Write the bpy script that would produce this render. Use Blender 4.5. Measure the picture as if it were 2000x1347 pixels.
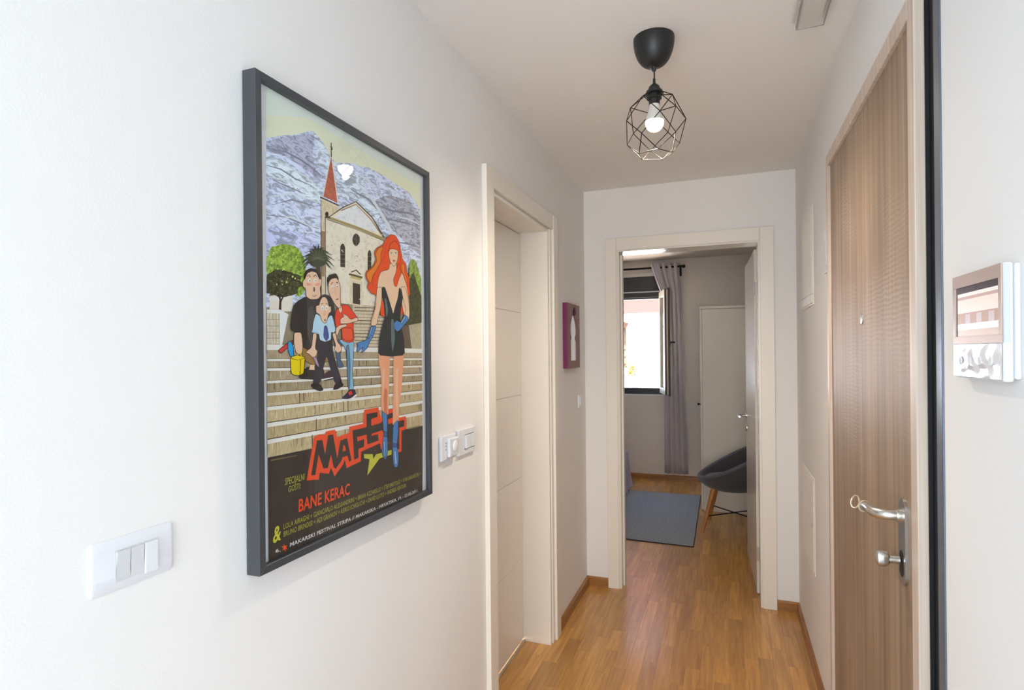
import bpy, bmesh, math, random
from mathutils import Vector, Matrix
S = bpy.context.scene
C = S.collection
for o in list(bpy.data.objects): bpy.data.objects.remove(o)

# ------------------------------------------------------------ camera, world, sun, lights, exposure
W, D, H = 1.218, 3.593, 2.5            # corridor width, length, height (metres)
W2 = 6.85                              # bedroom window wall
H2 = 2.545                             # bedroom ceiling
cam_d = bpy.data.cameras.new('camera'); cam = bpy.data.objects.new('camera', cam_d); C.objects.link(cam)
cam_d.sensor_width = 36; cam_d.lens = 1120.43 * 36 / 2000; cam_d.shift_y = 16.97 / 2000
cam_d.clip_start = 0.02; cam_d.clip_end = 200
rt = Vector((0.93653976, 0.35042762, -0.00968284)); up = Vector((0.00906879, 0.00339329, 0.99995312)); fw = Vector((-0.35044405, 0.93658367, 0))
m = Matrix((rt, up, -fw)).transposed().to_4x4(); m.translation = Vector((0.8462, 0, 1.47347))
cam.matrix_world = m
S.camera = cam

w = bpy.data.worlds.new('sky'); S.world = w; w.use_nodes = True
nt = w.node_tree; bg = nt.nodes['Background']
sky = nt.nodes.new('ShaderNodeTexSky'); sky.sky_type = 'NISHITA'; sky.sun_disc = False
sky.sun_elevation = math.radians(52); sky.sun_rotation = math.radians(200); sky.altitude = 20
nt.links.new(sky.outputs[0], bg.inputs[0]); bg.inputs[1].default_value = 2.3
sd = bpy.data.lights.new('sun', 'SUN'); sd.energy = 68.0; sd.angle = math.radians(0.6); sd.color = (1, .95, .88)
so = bpy.data.objects.new('sun', sd); C.objects.link(so)
so.rotation_euler = Vector((0.35, 0.75, -0.95)).to_track_quat('-Z', 'Y').to_euler()

def area(name, loc, direction, sx, sy, power, col):
    d = bpy.data.lights.new(name, 'AREA'); d.shape = 'RECTANGLE'; d.size = sx; d.size_y = sy; d.energy = power; d.color = col
    o = bpy.data.objects.new(name, d); C.objects.link(o); o.location = loc
    o.rotation_euler = Vector(direction).to_track_quat('-Z', 'Y').to_euler(); return o
# daylight of the living room's balcony window behind the camera
area('daylight_balcony_door', (0.95, -3.3, 1.35), (0, 1, 0.02), 1.7, 2.2, 74, (1.0, 0.95, 0.90))
area('daylight_living_room', (3.0, -3.3, 1.35), (-0.1, 1, 0.02), 1.6, 2.0, 20, (0.42, 0.70, 1.0))
# added fill light left of the camera, brightens the near right wall
area('near_wall_fill', (0.03, -1.5, 1.45), (1, -0.05, 0.0), 1.6, 1.8, 66, (0.42, 0.70, 1.0))
# the pendant's bulb throws its light downwards
ld = bpy.data.lights.new('bulb_light', 'SPOT'); ld.energy = 38; ld.color = (1, .86, .70); ld.spot_size = math.radians(176); ld.spot_blend = 1; ld.shadow_soft_size = .012
lo_ = bpy.data.objects.new('bulb_light', ld); C.objects.link(lo_); lo_.location = (.632, 1.925, 2.190)

S.view_settings.view_transform = 'Standard'; S.view_settings.look = 'None'
S.view_settings.exposure = 0.04; S.view_settings.gamma = 1; S.view_settings.use_curve_mapping = False

# ------------------------------------------------------------ helpers
def lin(c):
    if isinstance(c, str): c = [int(c[i:i+2], 16) for i in (0, 2, 4)]
    return tuple(((v/255)/12.92 if v/255 <= .04045 else ((v/255+.055)/1.055)**2.4) for v in c) + (1,)
MATS = {}
def mat(name, col, rough=.6, metal=0, spec=.5, coat=0, bump=0, bscale=200, noise=0, nscale=4, emit=None, estr=0, sheen=0, alpha=1, trans=0):
    if name in MATS: return MATS[name]
    M = bpy.data.materials.new(name); M.use_nodes = True; n = M.node_tree; b = n.nodes['Principled BSDF']
    c = lin(col); b.inputs['Base Color'].default_value = c
    b.inputs['Roughness'].default_value = rough; b.inputs['Metallic'].default_value = metal
    b.inputs['Specular IOR Level'].default_value = spec; b.inputs['Coat Weight'].default_value = coat
    b.inputs['Coat Roughness'].default_value = .1; b.inputs['Sheen Weight'].default_value = sheen
    b.inputs['Transmission Weight'].default_value = trans
    tc = n.nodes.new('ShaderNodeTexCoord')
    if noise:
        t = n.nodes.new('ShaderNodeTexNoise'); t.inputs['Scale'].default_value = nscale; t.inputs['Detail'].default_value = 4
        n.links.new(tc.outputs['Object'], t.inputs['Vector'])
        mx = n.nodes.new('ShaderNodeMix'); mx.data_type = 'RGBA'
        mx.inputs[6].default_value = tuple(v*(1-noise) for v in c[:3])+(1,); mx.inputs[7].default_value = tuple(min(1, v*(1+noise)) for v in c[:3])+(1,)
        n.links.new(t.outputs['Fac'], mx.inputs[0]); n.links.new(mx.outputs[2], b.inputs['Base Color'])
    if bump:
        t = n.nodes.new('ShaderNodeTexNoise'); t.inputs['Scale'].default_value = bscale; t.inputs['Detail'].default_value = 3
        n.links.new(tc.outputs['Object'], t.inputs['Vector'])
        bp = n.nodes.new('ShaderNodeBump'); bp.inputs['Strength'].default_value = bump; bp.inputs['Distance'].default_value = .002
        n.links.new(t.outputs['Fac'], bp.inputs['Height']); n.links.new(bp.outputs[0], b.inputs['Normal'])
    if emit: b.inputs['Emission Color'].default_value = lin(emit); b.inputs['Emission Strength'].default_value = estr
    MATS[name] = M; return M

def wood(name, c1, c2, scale, rough, per_object=False, coat=0, spec=.5, stretch=(1, 1, 1), ring=None):
    """streaky grain; stretch squeezes the noise across the grain"""
    M = bpy.data.materials.new(name); M.use_nodes = True; n = M.node_tree; L = n.links; b = n.nodes['Principled BSDF']
    tc = n.nodes.new('ShaderNodeTexCoord'); mp = n.nodes.new('ShaderNodeMapping'); mp.inputs['Scale'].default_value = stretch
    L.new(tc.outputs['Object'], mp.inputs['Vector'])
    if per_object:
        oi = n.nodes.new('ShaderNodeObjectInfo'); ad = n.nodes.new('ShaderNodeVectorMath'); ad.operation = 'ADD'
        mu = n.nodes.new('ShaderNodeMath'); mu.operation = 'MULTIPLY'; mu.inputs[1].default_value = 57
        L.new(oi.outputs['Random'], mu.inputs[0]); L.new(mp.outputs[0], ad.inputs[0]); L.new(mu.outputs[0], ad.inputs[1]); vec = ad.outputs[0]
    else: vec = mp.outputs[0]
    t = n.nodes.new('ShaderNodeTexNoise'); t.inputs['Scale'].default_value = scale; t.inputs['Detail'].default_value = 6; t.inputs['Roughness'].default_value = .62
    L.new(vec, t.inputs['Vector'])
    r = n.nodes.new('ShaderNodeValToRGB'); r.color_ramp.elements[0].position = .32; r.color_ramp.elements[1].position = .68
    r.color_ramp.elements[0].color = lin(c1); r.color_ramp.elements[1].color = lin(c2)
    L.new(t.outputs['Fac'], r.inputs[0]); out = r.outputs[0]
    if per_object:
        hs = n.nodes.new('ShaderNodeHueSaturation')
        mr = n.nodes.new('ShaderNodeMapRange'); mr.inputs[3].default_value = .80; mr.inputs[4].default_value = 1.14
        L.new(oi.outputs['Random'], mr.inputs[0]); L.new(mr.outputs[0], hs.inputs['Value']); L.new(out, hs.inputs['Color']); out = hs.outputs[0]
    if ring:                                     # fine cross ripple of quarter-sawn oak print
        wv = n.nodes.new('ShaderNodeTexWave'); wv.wave_type = 'BANDS'; wv.bands_direction = 'Z'; wv.inputs['Scale'].default_value = ring
        wv.inputs['Distortion'].default_value = 6; wv.inputs['Detail'].default_value = 2; wv.inputs['Detail Scale'].default_value = .6
        L.new(tc.outputs['Object'], wv.inputs['Vector'])
        nz = n.nodes.new('ShaderNodeTexNoise'); nz.inputs['Scale'].default_value = 2.2; L.new(tc.outputs['Object'], nz.inputs['Vector'])
        cr = n.nodes.new('ShaderNodeMapRange'); cr.inputs[1].default_value = .48; cr.inputs[2].default_value = .62; cr.inputs[4].default_value = .14
        L.new(nz.outputs['Fac'], cr.inputs[0]); m1 = n.nodes.new('ShaderNodeMath'); m1.operation = 'MULTIPLY'
        L.new(wv.outputs['Fac'], m1.inputs[0]); L.new(cr.outputs[0], m1.inputs[1])
        mx = n.nodes.new('ShaderNodeMix'); mx.data_type = 'RGBA'; L.new(m1.outputs[0], mx.inputs[0]); L.new(out, mx.inputs[6])
        mx.inputs[7].default_value = lin((232, 220, 205)); out = mx.outputs[2]
    L.new(out, b.inputs['Base Color'])
    b.inputs['Roughness'].default_value = rough; b.inputs['Coat Weight'].default_value = coat; b.inputs['Coat Roughness'].default_value = .2
    b.inputs['Specular IOR Level'].default_value = spec
    bp = n.nodes.new('ShaderNodeBump'); bp.inputs['Strength'].default_value = .12; bp.inputs['Distance'].default_value = .0006
    L.new(t.outputs['Fac'], bp.inputs['Height']); L.new(bp.outputs[0], b.inputs['Normal'])
    MATS[name] = M; return M

def prop(o, label=None, cat=None, group=None, kind=None):
    if label: o['label'] = label
    if cat: o['category'] = cat
    if group: o['group'] = group
    if kind: o['kind'] = kind
    return o
def empty(name, loc=(0, 0, 0), rz=0, **k):
    o = bpy.data.objects.new(name, None); C.objects.link(o); o.location = loc; o.rotation_euler = (0, 0, rz); o.empty_display_size = .1
    return prop(o, **k)
def link(name, bm, m, parent=None, smooth=False, world=True, **k):
    """one mesh object; coordinates are world metres, so a parent's offset is taken out"""
    me = bpy.data.meshes.new(name); bmesh.ops.recalc_face_normals(bm, faces=bm.faces); bm.to_mesh(me); bm.free()
    for mm_ in (m if isinstance(m, (list, tuple)) else [m]): me.materials.append(mm_)
    o = bpy.data.objects.new(name, me); C.objects.link(o)
    if smooth:
        for p in me.polygons: p.use_smooth = True
        me.set_sharp_from_angle(angle=math.radians(38))
    if parent:
        o.parent = parent
        if world:
            pm = Matrix.Identity(4); q = parent; chain = []
            while q: chain.append(q); q = q.parent
            for q in reversed(chain): pm = pm @ Matrix.LocRotScale(q.location, q.rotation_euler, q.scale)
            me.transform(pm.inverted())
    return prop(o, **k)
def bm_box(bm, a, b, bev=0, mi=0):
    r = bmesh.ops.create_cube(bm, size=1)
    vs = r['verts']; a = Vector(a); b = Vector(b)
    for v in vs: v.co = Vector((a[i] + (v.co[i]+.5)*(b[i]-a[i]) for i in range(3)))
    if bev:
        es = list({e for v in vs for e in v.link_edges})
        bmesh.ops.bevel(bm, geom=es, offset=bev, segments=2, profile=.5, affect='EDGES')
    return vs
def box(name, a, b, m, parent=None, bev=0, **k):
    bm = bmesh.new(); bm_box(bm, a, b, bev); return link(name, bm, m, parent, **k)
def bm_tube(bm, pts, r, n=10, caps=True):
    pts = [Vector(p) for p in pts]; rs = r if isinstance(r, (list, tuple)) else [r]*len(pts); rings = []
    ref = None
    for i, p in enumerate(pts):
        t = (pts[min(i+1, len(pts)-1)] - pts[max(i-1, 0)]).normalized()
        if ref is None: ref = t.orthogonal().normalized()
        ref = (ref - t*ref.dot(t)).normalized(); bi = t.cross(ref)
        rings.append([bm.verts.new(p + (ref*math.cos(2*math.pi*k/n) + bi*math.sin(2*math.pi*k/n))*rs[i]) for k in range(n)])
    for a, b in zip(rings, rings[1:]):
        for k in range(n): bm.faces.new((a[k], a[(k+1) % n], b[(k+1) % n], b[k]))
    if caps: bm.faces.new(rings[0][::-1]); bm.faces.new(rings[-1])
def tube(name, pts, r, m, parent=None, n=10, **k):
    bm = bmesh.new(); bm_tube(bm, pts, r, n); return link(name, bm, m, parent, smooth=True, **k)
def bm_lathe(bm, prof, axis, c, n=32):
    """prof: (radius, height) list; axis: unit vector; c: centre"""
    ax = Vector(axis).normalized(); u = ax.orthogonal().normalized(); v = ax.cross(u); c = Vector(c); rings = []
    for r, h in prof:
        if r < 1e-6: rings.append([bm.verts.new(c + ax*h)])
        else: rings.append([bm.verts.new(c + ax*h + (u*math.cos(2*math.pi*k/n)+v*math.sin(2*math.pi*k/n))*r) for k in range(n)])
    for a, b in zip(rings, rings[1:]):
        if len(a) == 1 and len(b) == 1: continue
        for k in range(n):
            if len(a) == 1: bm.faces.new((a[0], b[(k+1) % n], b[k]))
            elif len(b) == 1: bm.faces.new((a[k], a[(k+1) % n], b[0]))
            else: bm.faces.new((a[k], a[(k+1) % n], b[(k+1) % n], b[k]))
def lathe(name, prof, axis, c, m, parent=None, n=32, **k):
    bm = bmesh.new(); bm_lathe(bm, prof, axis, c, n); return link(name, bm, m, parent, smooth=True, **k)
def bm_prism(bm, pts, n, depth):
    """closed polygon pts (3D) pushed along vector n*depth"""
    n = Vector(n)*depth; a = [bm.verts.new(Vector(p)) for p in pts]; b = [bm.verts.new(Vector(p)+n) for p in pts]
    bm.faces.new(a[::-1]); bm.faces.new(b)
    for i in range(len(pts)): bm.faces.new((a[i], a[(i+1) % len(a)], b[(i+1) % len(a)], b[i]))
def prism(name, pts, n, depth, m, parent=None, **k):
    bm = bmesh.new(); bm_prism(bm, pts, n, depth); return link(name, bm, m, parent, **k)

# ------------------------------------------------------------ materials
white = mat('white_wall_paint', (244, 241, 237), .9, spec=.2, bump=.12, bscale=260)
warm = mat('bedroom_warm_lit_paint', (232, 222, 211), .9, spec=.2, bump=.12, bscale=260)  # white paint with the warm bounced light put into its colour
ceilm = mat('ceiling_paint', (249, 245, 240), .95, spec=.1, bump=.1, bscale=200)
lacq = mat('cream_lacquer', (243, 236, 224), .32, spec=.5)
lacqg = mat('cream_lacquer_gloss', (236, 230, 218), .2, spec=.5, coat=.1)
plast = mat('white_plastic', (236, 237, 240), .28)
plastm = mat('grey_white_plastic', (222, 222, 222), .4)
black = mat('black_metal', (22, 20, 19), .6, noise=.1, spec=.3)
blackp = mat('black_frame_lacquer', (66, 69, 73), .36, spec=.5)
rosem = mat('matte_black_plastic', (28, 30, 31), .42)
chrome = mat('satin_steel', (200, 198, 194), .3, metal=1)
steel = mat('grey_steel_frame', (96, 104, 116), .38, metal=.5, noise=.06)
matblack = mat('flat_black', (14, 14, 17), .6)
dark = mat('joint_dark', (92, 60, 30), .9)
plank = wood('oak_parquet', (184, 126, 52), (219, 162, 80), 3.2, .36, True, coat=.6, stretch=(18, 1.1, 18))
skirt = wood('oak_skirting', (140, 92, 44), (176, 122, 66), 3, .4, False, coat=.2, stretch=(3, 3, 40))
oak = wood('grey_oak_laminate', (130, 107, 85), (170, 144, 118), 2.6, .5, False, stretch=(14, 14, .35), ring=26)
oakedge = wood('grey_oak_lit_edging', (202, 180, 160), (224, 208, 192), 4, .42, False, stretch=(16, 16, .5))  # oak paled to carry the daylight falling on the door's edge
# ------------------------------------------------------------ floor
R = random.Random(11)
floor = box('floor', (-2.6, -3.7, -.12), (4.3, 7.25, -.008), dark, kind='structure')
floor['kind'] = 'structure'
PW = .0646; x0 = .847 - 14*PW - .0
def bm_plank(bm, xa, xb, ya, yb):
    g = .00015
    xa += g; xb -= g; ya += g; yb -= g; c = .00035; z0, z1 = -.008, 0
    lo = [bm.verts.new(p) for p in ((xa, ya, z0), (xb, ya, z0), (xb, yb, z0), (xa, yb, z0))]
    mi = [bm.verts.new(p) for p in ((xa, ya, z1-c), (xb, ya, z1-c), (xb, yb, z1-c), (xa, yb, z1-c))]
    hi = [bm.verts.new(p) for p in ((xa+c, ya+c, z1), (xb-c, ya+c, z1), (xb-c, yb-c, z1), (xa+c, yb-c, z1))]
    for q, r in ((lo, mi), (mi, hi)):
        for i in range(4): bm.faces.new((q[i], q[(i+1) % 4], r[(i+1) % 4], r[i]))
    bm.faces.new(hi)
bounce_tiles = bmesh.new()  # unseen pale floor, added to bounce cooler light onto walls and ceiling
for i in range(11):
    for j in range(7): bm_box(bounce_tiles, (-.2+i*.402, -3.6+j*.602-.42*0, -.008), (-.2+i*.402+.4, -3.6+j*.602+.6, 0), .001)
link('bounce_tiles', bounce_tiles, mat('pale_bounce_tile', (226, 229, 232), .35), floor, kind='stuff')
rest = bmesh.new(); cnt = 0
for i in range(-26, 53):
    xa = x0 + i*PW; xb = xa + PW
    y = .62; first = True
    while y < 7.1:
        L = R.uniform(.06, .5) if first else R.choice((.22, .3, .36, .42, .48, .54)) * R.uniform(.9, 1.1); first = False
        ya, yb = y, min(y+L, 7.2); y += L
        if xa > W+.2 and ya < 3.6: continue
        vis = xb > .0 and xa < W and yb > 1.95 and ya < 6.84
        if not vis and xb > -.34 and xa < .0 and yb > 5.9 and ya < 6.84: vis = True
        if not vis and xb > -.15 and xa < 0 and yb > 2.3 and ya < 2.78: vis = True
        if vis and ya > 4.6 and xa > .98: vis = False                 # behind the open bedroom door
        if vis and ya > 4.55 and yb < 6.05 and xb < .5: vis = False    # under the rug
        if vis and cnt < 300:
            bm = bmesh.new(); bm_plank(bm, xa-xa, xb-xa, 0, yb-ya)
            me = bpy.data.meshes.new('plank'); bmesh.ops.recalc_face_normals(bm, faces=bm.faces); bm.to_mesh(me); bm.free(); me.materials.append(plank)
            o = bpy.data.objects.new('plank', me); C.objects.link(o); o.parent = floor; o.location = (xa, ya, 0); cnt += 1
        else: bm_plank(rest, xa, xb, ya, yb)
link('parquet', rest, plank, floor, kind='stuff')

# ------------------------------------------------------------ room shell
def wallbox(name, parts, m=white):
    bm = bmesh.new()
    for a, b in parts: bm_box(bm, a, b)
    return link(name, bm, m, kind='structure')
LD0, LD1, LDH = 2.045, 2.82, 2.10             # left door opening
wallbox('wall_left', [((-.2, -3.6, 0), (0, LD0, H)), ((-.2, LD1, 0), (0, D, H)), ((-.2, LD0, LDH), (0, LD1, H))])
ED0, ED1, EDH = .19, 1.05, 2.12               # end door opening
wallbox('wall_end', [((-.2, D, 0), (ED0, D+.14, H2)), ((ED1, D, 0), (W+.2, D+.14, H2)), ((ED0, D, EDH), (ED1, D+.14, H2))])
RD0, RD1, RDH = 1.26, 2.395, 2.18             # entrance door opening in the right wall
wallbox('wall_right', [((W, .45, 0), (W+.2, RD0, H)), ((W, RD1, 0), (W+.2, D, H)), ((W, RD0, RDH), (W+.2, RD1, H))])
wallbox('wall_living_side', [((W+.2, .45, 0), (4.2, .6, H))])
wallbox('wall_living_right', [((4.0, -3.6, 0), (4.2, .45, H))])
wallbox('wall_back', [((-.2, -3.8, 0), (4.2, -3.6, H))])
wallbox('ceiling', [((-.2, -3.8, H), (4.2, D, H+.12))], ceilm)
# black sheet in place of the stairwell's shade behind the entrance door
wallbox('landing_shade', [((W+.5, RD0-.2, 0), (W+.6, RD1+.2, H))], matblack)
# bedroom
BX0, BX1 = -2.4, W
WX0, WX1, WZ0, WZ1 = -1.06, .165, .985, 2.40  # window opening
wallbox('wall_bedroom_left', [((BX0-.15, D+.14, 0), (BX0, W2, H2))], warm)
wallbox('wall_bedroom_right', [((BX1, D+.14, 0), (BX1+.2, W2, H2))], warm)
wallbox('wall_bedroom_front', [((BX0-.15, D, 0), (-.2, D+.14, H2))], warm)
wallbox('wall_window', [((BX0-.15, W2, 0), (WX0, W2+.3, H2)), ((WX1, W2, 0), (BX1+.2, W2+.3, H2)), ((WX0, W2, 0), (WX1, W2+.3, WZ0)), ((WX0, W2, WZ1), (WX1, W2+.3, H2))], warm)
wallbox('ceiling', [((BX0-.15, D, H2), (BX1+.2, W2+.3, H2+.12))], warm)

# skirting
def skirting(name, a, b, side):
    """a,b: (x,y) ends along the wall line, side: inward unit (x,y)"""
    t, h = .014, .056
    A = Vector((a[0], a[1], 0)); B = Vector((b[0], b[1], 0)); n = Vector((side[0], side[1], 0))
    prof = [(0, 0), (t, 0), (t, h-.008), (t*.55, h), (0, h)]
    bm = bmesh.new()
    ra = [bm.verts.new(A+n*p[0]+Vector((0, 0, p[1]))) for p in prof]; rb = [bm.verts.new(B+n*p[0]+Vector((0, 0, p[1]))) for p in prof]
    for i in range(5): bm.faces.new((ra[i], ra[(i+1) % 5], rb[(i+1) % 5], rb[i]))
    bm.faces.new(ra); bm.faces.new(rb[::-1])
    return link(name, bm, skirt, kind='structure')
skirting('baseboard_left', (0, LD1+.085), (0, D-.014), (1, 0))
skirting('baseboard_left', (0, -3.6), (0, 1.955), (1, 0))
skirting('baseboard_end', (0, D), (.139, D), (0, -1))
skirting('baseboard_end', (1.105, D), (W, D), (0, -1))
skirting('baseboard_right', (W, 2.41), (W, D-.014), (-1, 0))
skirting('baseboard_right', (W, .45), (W, 1.25), (-1, 0))
skirting('baseboard_window', (BX0, W2), (BX1, W2), (0, -1))

# ------------------------------------------------------------ door_1: left, closed, grooved leaf
d1 = empty('door_1', (0, LD0, 0), kind='structure')
JX = -.143                                    # face of the recessed leaf
y1, y2 = 2.062, 2.776                         # clear width between the jambs
for a, b in ((LD0, y1), (y2, LD1)): box('jamb', (-.2, a, .0), (.004, b, LDH), lacq, d1, .001)
box('jamb', (-.2, y1, LDH-.012), (.004, y2, LDH), lacq, d1)
# architrave members (stepped: thin inner lip and a proud board)
def board(name, a, b, par, bev=.003): return box(name, a, b, lacq, par, bev)
board('architrave', (0, 1.955, 0), (.021, 2.03, 2.18), d1)
board('architrave', (0, 2.834, 0), (.021, 2.905, 2.18), d1)
board('architrave', (0, 2.031, 2.108), (.019, 2.833, 2.18), d1)
board('architrave_lip', (0, 2.031, 0), (.009, 2.05, 2.106), d1, .001)
board('architrave_lip', (0, 2.80, 0), (.009, 2.833, 2.106), d1, .001)
# leaf as five flat panels with V grooves between
leaf = box('leaf', (JX-.04, y1+.002, .012), (JX-.004, y2-.002, LDH-.014), lacq, d1)
zs = [.012, .42, .842, 1.262, 1.682, LDH-.014]
for a, b in zip(zs, zs[1:]):
    bm = bmesh.new(); bm_box(bm, (JX-.006, y1+.002, a+.0006), (JX, y2-.002, b-.0006), .0026); link('leaf_panel', bm, lacq, leaf)
box('drop_seal', (JX-.001, y1+.004, .002), (JX+.012, y2-.002, .010), chrome, d1, .001)
def lever_set(par, c, out, along, m=chrome, L=.115, names=('rosette', 'lever', 'key_rosette')):
    """c: spindle point on leaf face, out: unit away from leaf, along: unit toward the hinge"""
    c = Vector(c); out = Vector(out); al = Vector(along)
    lathe(names[0], [(0, .008), (.022, .008), (.0255, .005), (.0255, 0), (0, 0)], out, c, m, par, 24)
    tube(names[1], [c, c+out*.03, c+out*.045+al*.004, c+out*.055+al*.018, c+out*.055+al*L*.6, c+out*.055+al*L], [.009, .009, .009, .0088, .0088, .008], m, par, 12)
    lathe(names[2], [(0, .008), (.022, .008), (.0255, .005), (.0255, 0), (0, 0)], out, c-Vector((0, 0, .088)), m, par, 24)
lever_set(d1, (JX, 2.12, 1.03), (1, 0, 0), (0, 1, 0), L=.1)

# ------------------------------------------------------------ door_2: bedroom door, leaf standing open into the bedroom
d2 = empty('door_2', (ED0, D, 0), kind='structure')
board('architrave', (.138, D-.016, 0), (.206, D, 2.186), d2, .002)
board('architrave', (1.030, D-.016, 0), (1.103, D, 2.186), d2, .002)
board('architrave', (.2065, D-.015, 2.112), (1.0295, D, 2.186), d2, .002)
for a, b in ((ED0, .222), (1.018, ED1)): box('jamb', (a, D-.006, 0), (b, D+.145, EDH-.018), lacqg, d2, .001)
box('jamb', (ED0, D-.006, EDH-.018), (ED1, D+.145, EDH), lacqg, d2, .001)
box('head_glint', (.47, D+.03, EDH-.0205), (.50, D+.06, EDH-.018), chrome, d2)  # bright block put in for the window's gloss on the door head
box('door_stop', (.222, D+.05, 0), (.232, D+.10, 2.09), lacq, d2, .001)
board('architrave', (.15, D+.14, 0), (.215, D+.155, 2.16), d2, .002)
board('architrave', (1.03, D+.14, 0), (1.10, D+.155, 2.16), d2, .002)
# the open leaf: free end at the far side, turned a little past square
la = math.atan2(.978-1.006, 4.50-3.775)      # direction of the leaf from its hinge
lf = empty('open_leaf', (1.006, 3.775, 0), 0, kind='structure'); lf.parent = d2
ux = Vector((1.006-1.006+(.978-1.006), 4.50-3.775, 0)).normalized(); nx = Vector((ux.y, -ux.x, 0))   # nx: away from the room (+x)
bpy.data.objects.remove(lf)
def leafbox(name, s0, s1, t0, t1, z0, z1, m, par, bev=0):
    bm = bmesh.new(); bm_box(bm, (s0, t0, z0), (s1, t1, z1), bev)
    o = Vector((1.006, 3.775, 0))
    for v in bm.verts: v.co = o + ux*v.co.x + nx*v.co.y + Vector((0, 0, v.co.z))
    return link(name, bm, m, par)
leaf2 = leafbox('leaf', 0, .765, 0.0, .04, .008, 2.09, lacqg, d2, .0015)
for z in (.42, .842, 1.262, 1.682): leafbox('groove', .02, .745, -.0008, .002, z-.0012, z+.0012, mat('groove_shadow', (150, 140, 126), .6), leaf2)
hp = Vector((1.006, 3.775, 1.012)) + ux*.705
lever_set(d2, hp, -nx, -ux, L=.11)
for z in (.25, 1.85): tube('hinge', [(1.016, 3.765, z-.04), (1.016, 3.765, z+.04)], .007, chrome, d2)

# ------------------------------------------------------------ door_3: oak entrance door in the right wall
d3 = empty('door_3', (W, RD0, 0), kind='structure')
box('steel_frame', (W-.003, 1.258, 0), (W+.12, 1.2915, H-.31), steel, d3, .002)
box('steel_frame', (W+.016, 1.268, 0), (W+.15, 1.300, H-.31), steel, d3, .001)
box('gap_shade', (W+.006, 1.300, 0), (W+.14, 1.345, 2.185), matblack, d3)  # black strip standing in for the shade inside the door gap
box('latch_plate', (W+.026, 1.302, .42), (W+.032, 1.322, .50), chrome, d3)
oleaf = box('leaf', (W-.011, 1.344, .012), (W-.0015, 2.405, 2.19), oak, d3, .001)
box('shade_core', (W-.001, 1.346, .012), (W+.05, 2.39, 2.175), matblack, d3)  # blackened so the leaf's side reads as shade in the gap
bw = .043; xf = W-.021
box('edge_strip', (xf, 1.342, .012), (W-.002, 1.342+bw, 2.192), oakedge, d3, .002)
box('edge_strip', (xf, 2.405-bw*.7, .012), (W-.002, 2.407, 2.192), oakedge, d3, .002)
box('edge_strip', (xf, 1.342+bw+.001, 2.192-bw), (W-.002, 2.405-bw*.7-.001, 2.192), oakedge, d3, .002)
pf = W-.011
lathe('peephole', [(0, .004), (.008, .004), (.0135, .003), (.015, 0), (0, 0)], (-1, 0, 0), (pf, 1.87, 1.562), chrome, d3, 24)
def stadium(cy, cz, w_, h_, x, n=10):
    r = w_/2; pts = []
    for s, z in ((1, cz+h_/2-r), (-1, cz-h_/2+r)):
        for k in range(n+1):
            a = math.pi*k/n if s == 1 else math.pi + math.pi*k/n
            pts.append((x, cy+r*math.cos(a), z+r*math.sin(a)))
    return pts
bm = bmesh.new(); bm_prism(bm, stadium(1.472, 1.055, .050, .19, pf, 20), (-1, 0, 0), .006)
bmesh.ops.bevel(bm, geom=[e for e in bm.edges if all(v.co.x < pf-.003 for v in e.verts)], offset=.002, segments=2, affect='EDGES')
esc = link('escutcheon', bm, chrome, d3)
bm = bmesh.new(); bm_prism(bm, stadium(1.474, 1.006, .030, .058, pf-.0061), (-1, 0, 0), .0006); link('keyhole_insert', bm, matblack, esc)
hz = 1.112; hy = 1.470
lathe('collar', [(0, .012), (.0135, .012), (.014, .009), (.014, 0), (0, 0)], (-1, 0, 0), (pf-.005, hy, hz), chrome, d3, 20)
pts = [(pf-.010, hy, hz), (pf-.024, hy, hz)]
for k in range(1, 10):
    a = math.pi/2*k/9; pts.append((pf-.024-.034*math.sin(a), hy+.036*(1-math.cos(a)), hz-.001*math.sin(a)))
pts += [(pf-.058, hy+.07, hz-.004), (pf-.057, hy+.10, hz-.010), (pf-.053, hy+.120, hz-.014), (pf-.046, hy+.131, hz-.016)]
tube('lever', pts, [.0112]*(len(pts)-4)+[.0108, .0103, .0096, .0085], chrome, d3, 18)
kz = 1.012
tube('thumb_turn_stem', [(pf-.009, 1.478, kz), (pf-.030, 1.478, kz)], .0085, chrome, d3, 16)
bm = bmesh.new(); bm_lathe(bm, [(0, 0), (.010, 0), (.0165, .004), (.0185, .014), (.0165, .023), (.008, .027), (0, .0275)], (-1, 0, 0), (pf-.028, 1.478, kz), 20)
for v in bm.verts: v.co.y = 1.478 + (v.co.y-1.478)*.62
link('thumb_turn', bm, chrome, d3, smooth=True)
# clear plastic ring hooked on the lever's end
clear = mat('clear_plastic', (236, 222, 190), .12, spec=.6); clear.node_tree.nodes['Principled BSDF'].inputs['Transmission Weight'].default_value = .35
rg = empty('handle_ring', (1.156, 1.62, 1.11), label='clear plastic ring hooked on the tip of the entrance door lever', cat='ring')
c1 = Vector((pf-.055, hy+.112, hz-.012)); c0 = c1 + Vector((-.004, .085, -.010))
ring = [c0+Vector((.006*math.sin(a), .036*math.cos(a), .0135*math.sin(a))) for a in [2*math.pi*k/28 for k in range(29)]]
tube('loop', ring, .0018, clear, rg, 8)
band = [c1+Vector((.0130*math.cos(a), .006*math.cos(a), .0128*math.sin(a))) for a in [2*math.pi*k/24 for k in range(25)]]
tube('band', band, .0018, clear, rg, 8)
tube('link', [c1+Vector((0, .006, .0115)), c1+Vector((0, .022, .009)), c0+Vector((0, -.036, .002))], .0022, clear, rg, 8)

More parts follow.
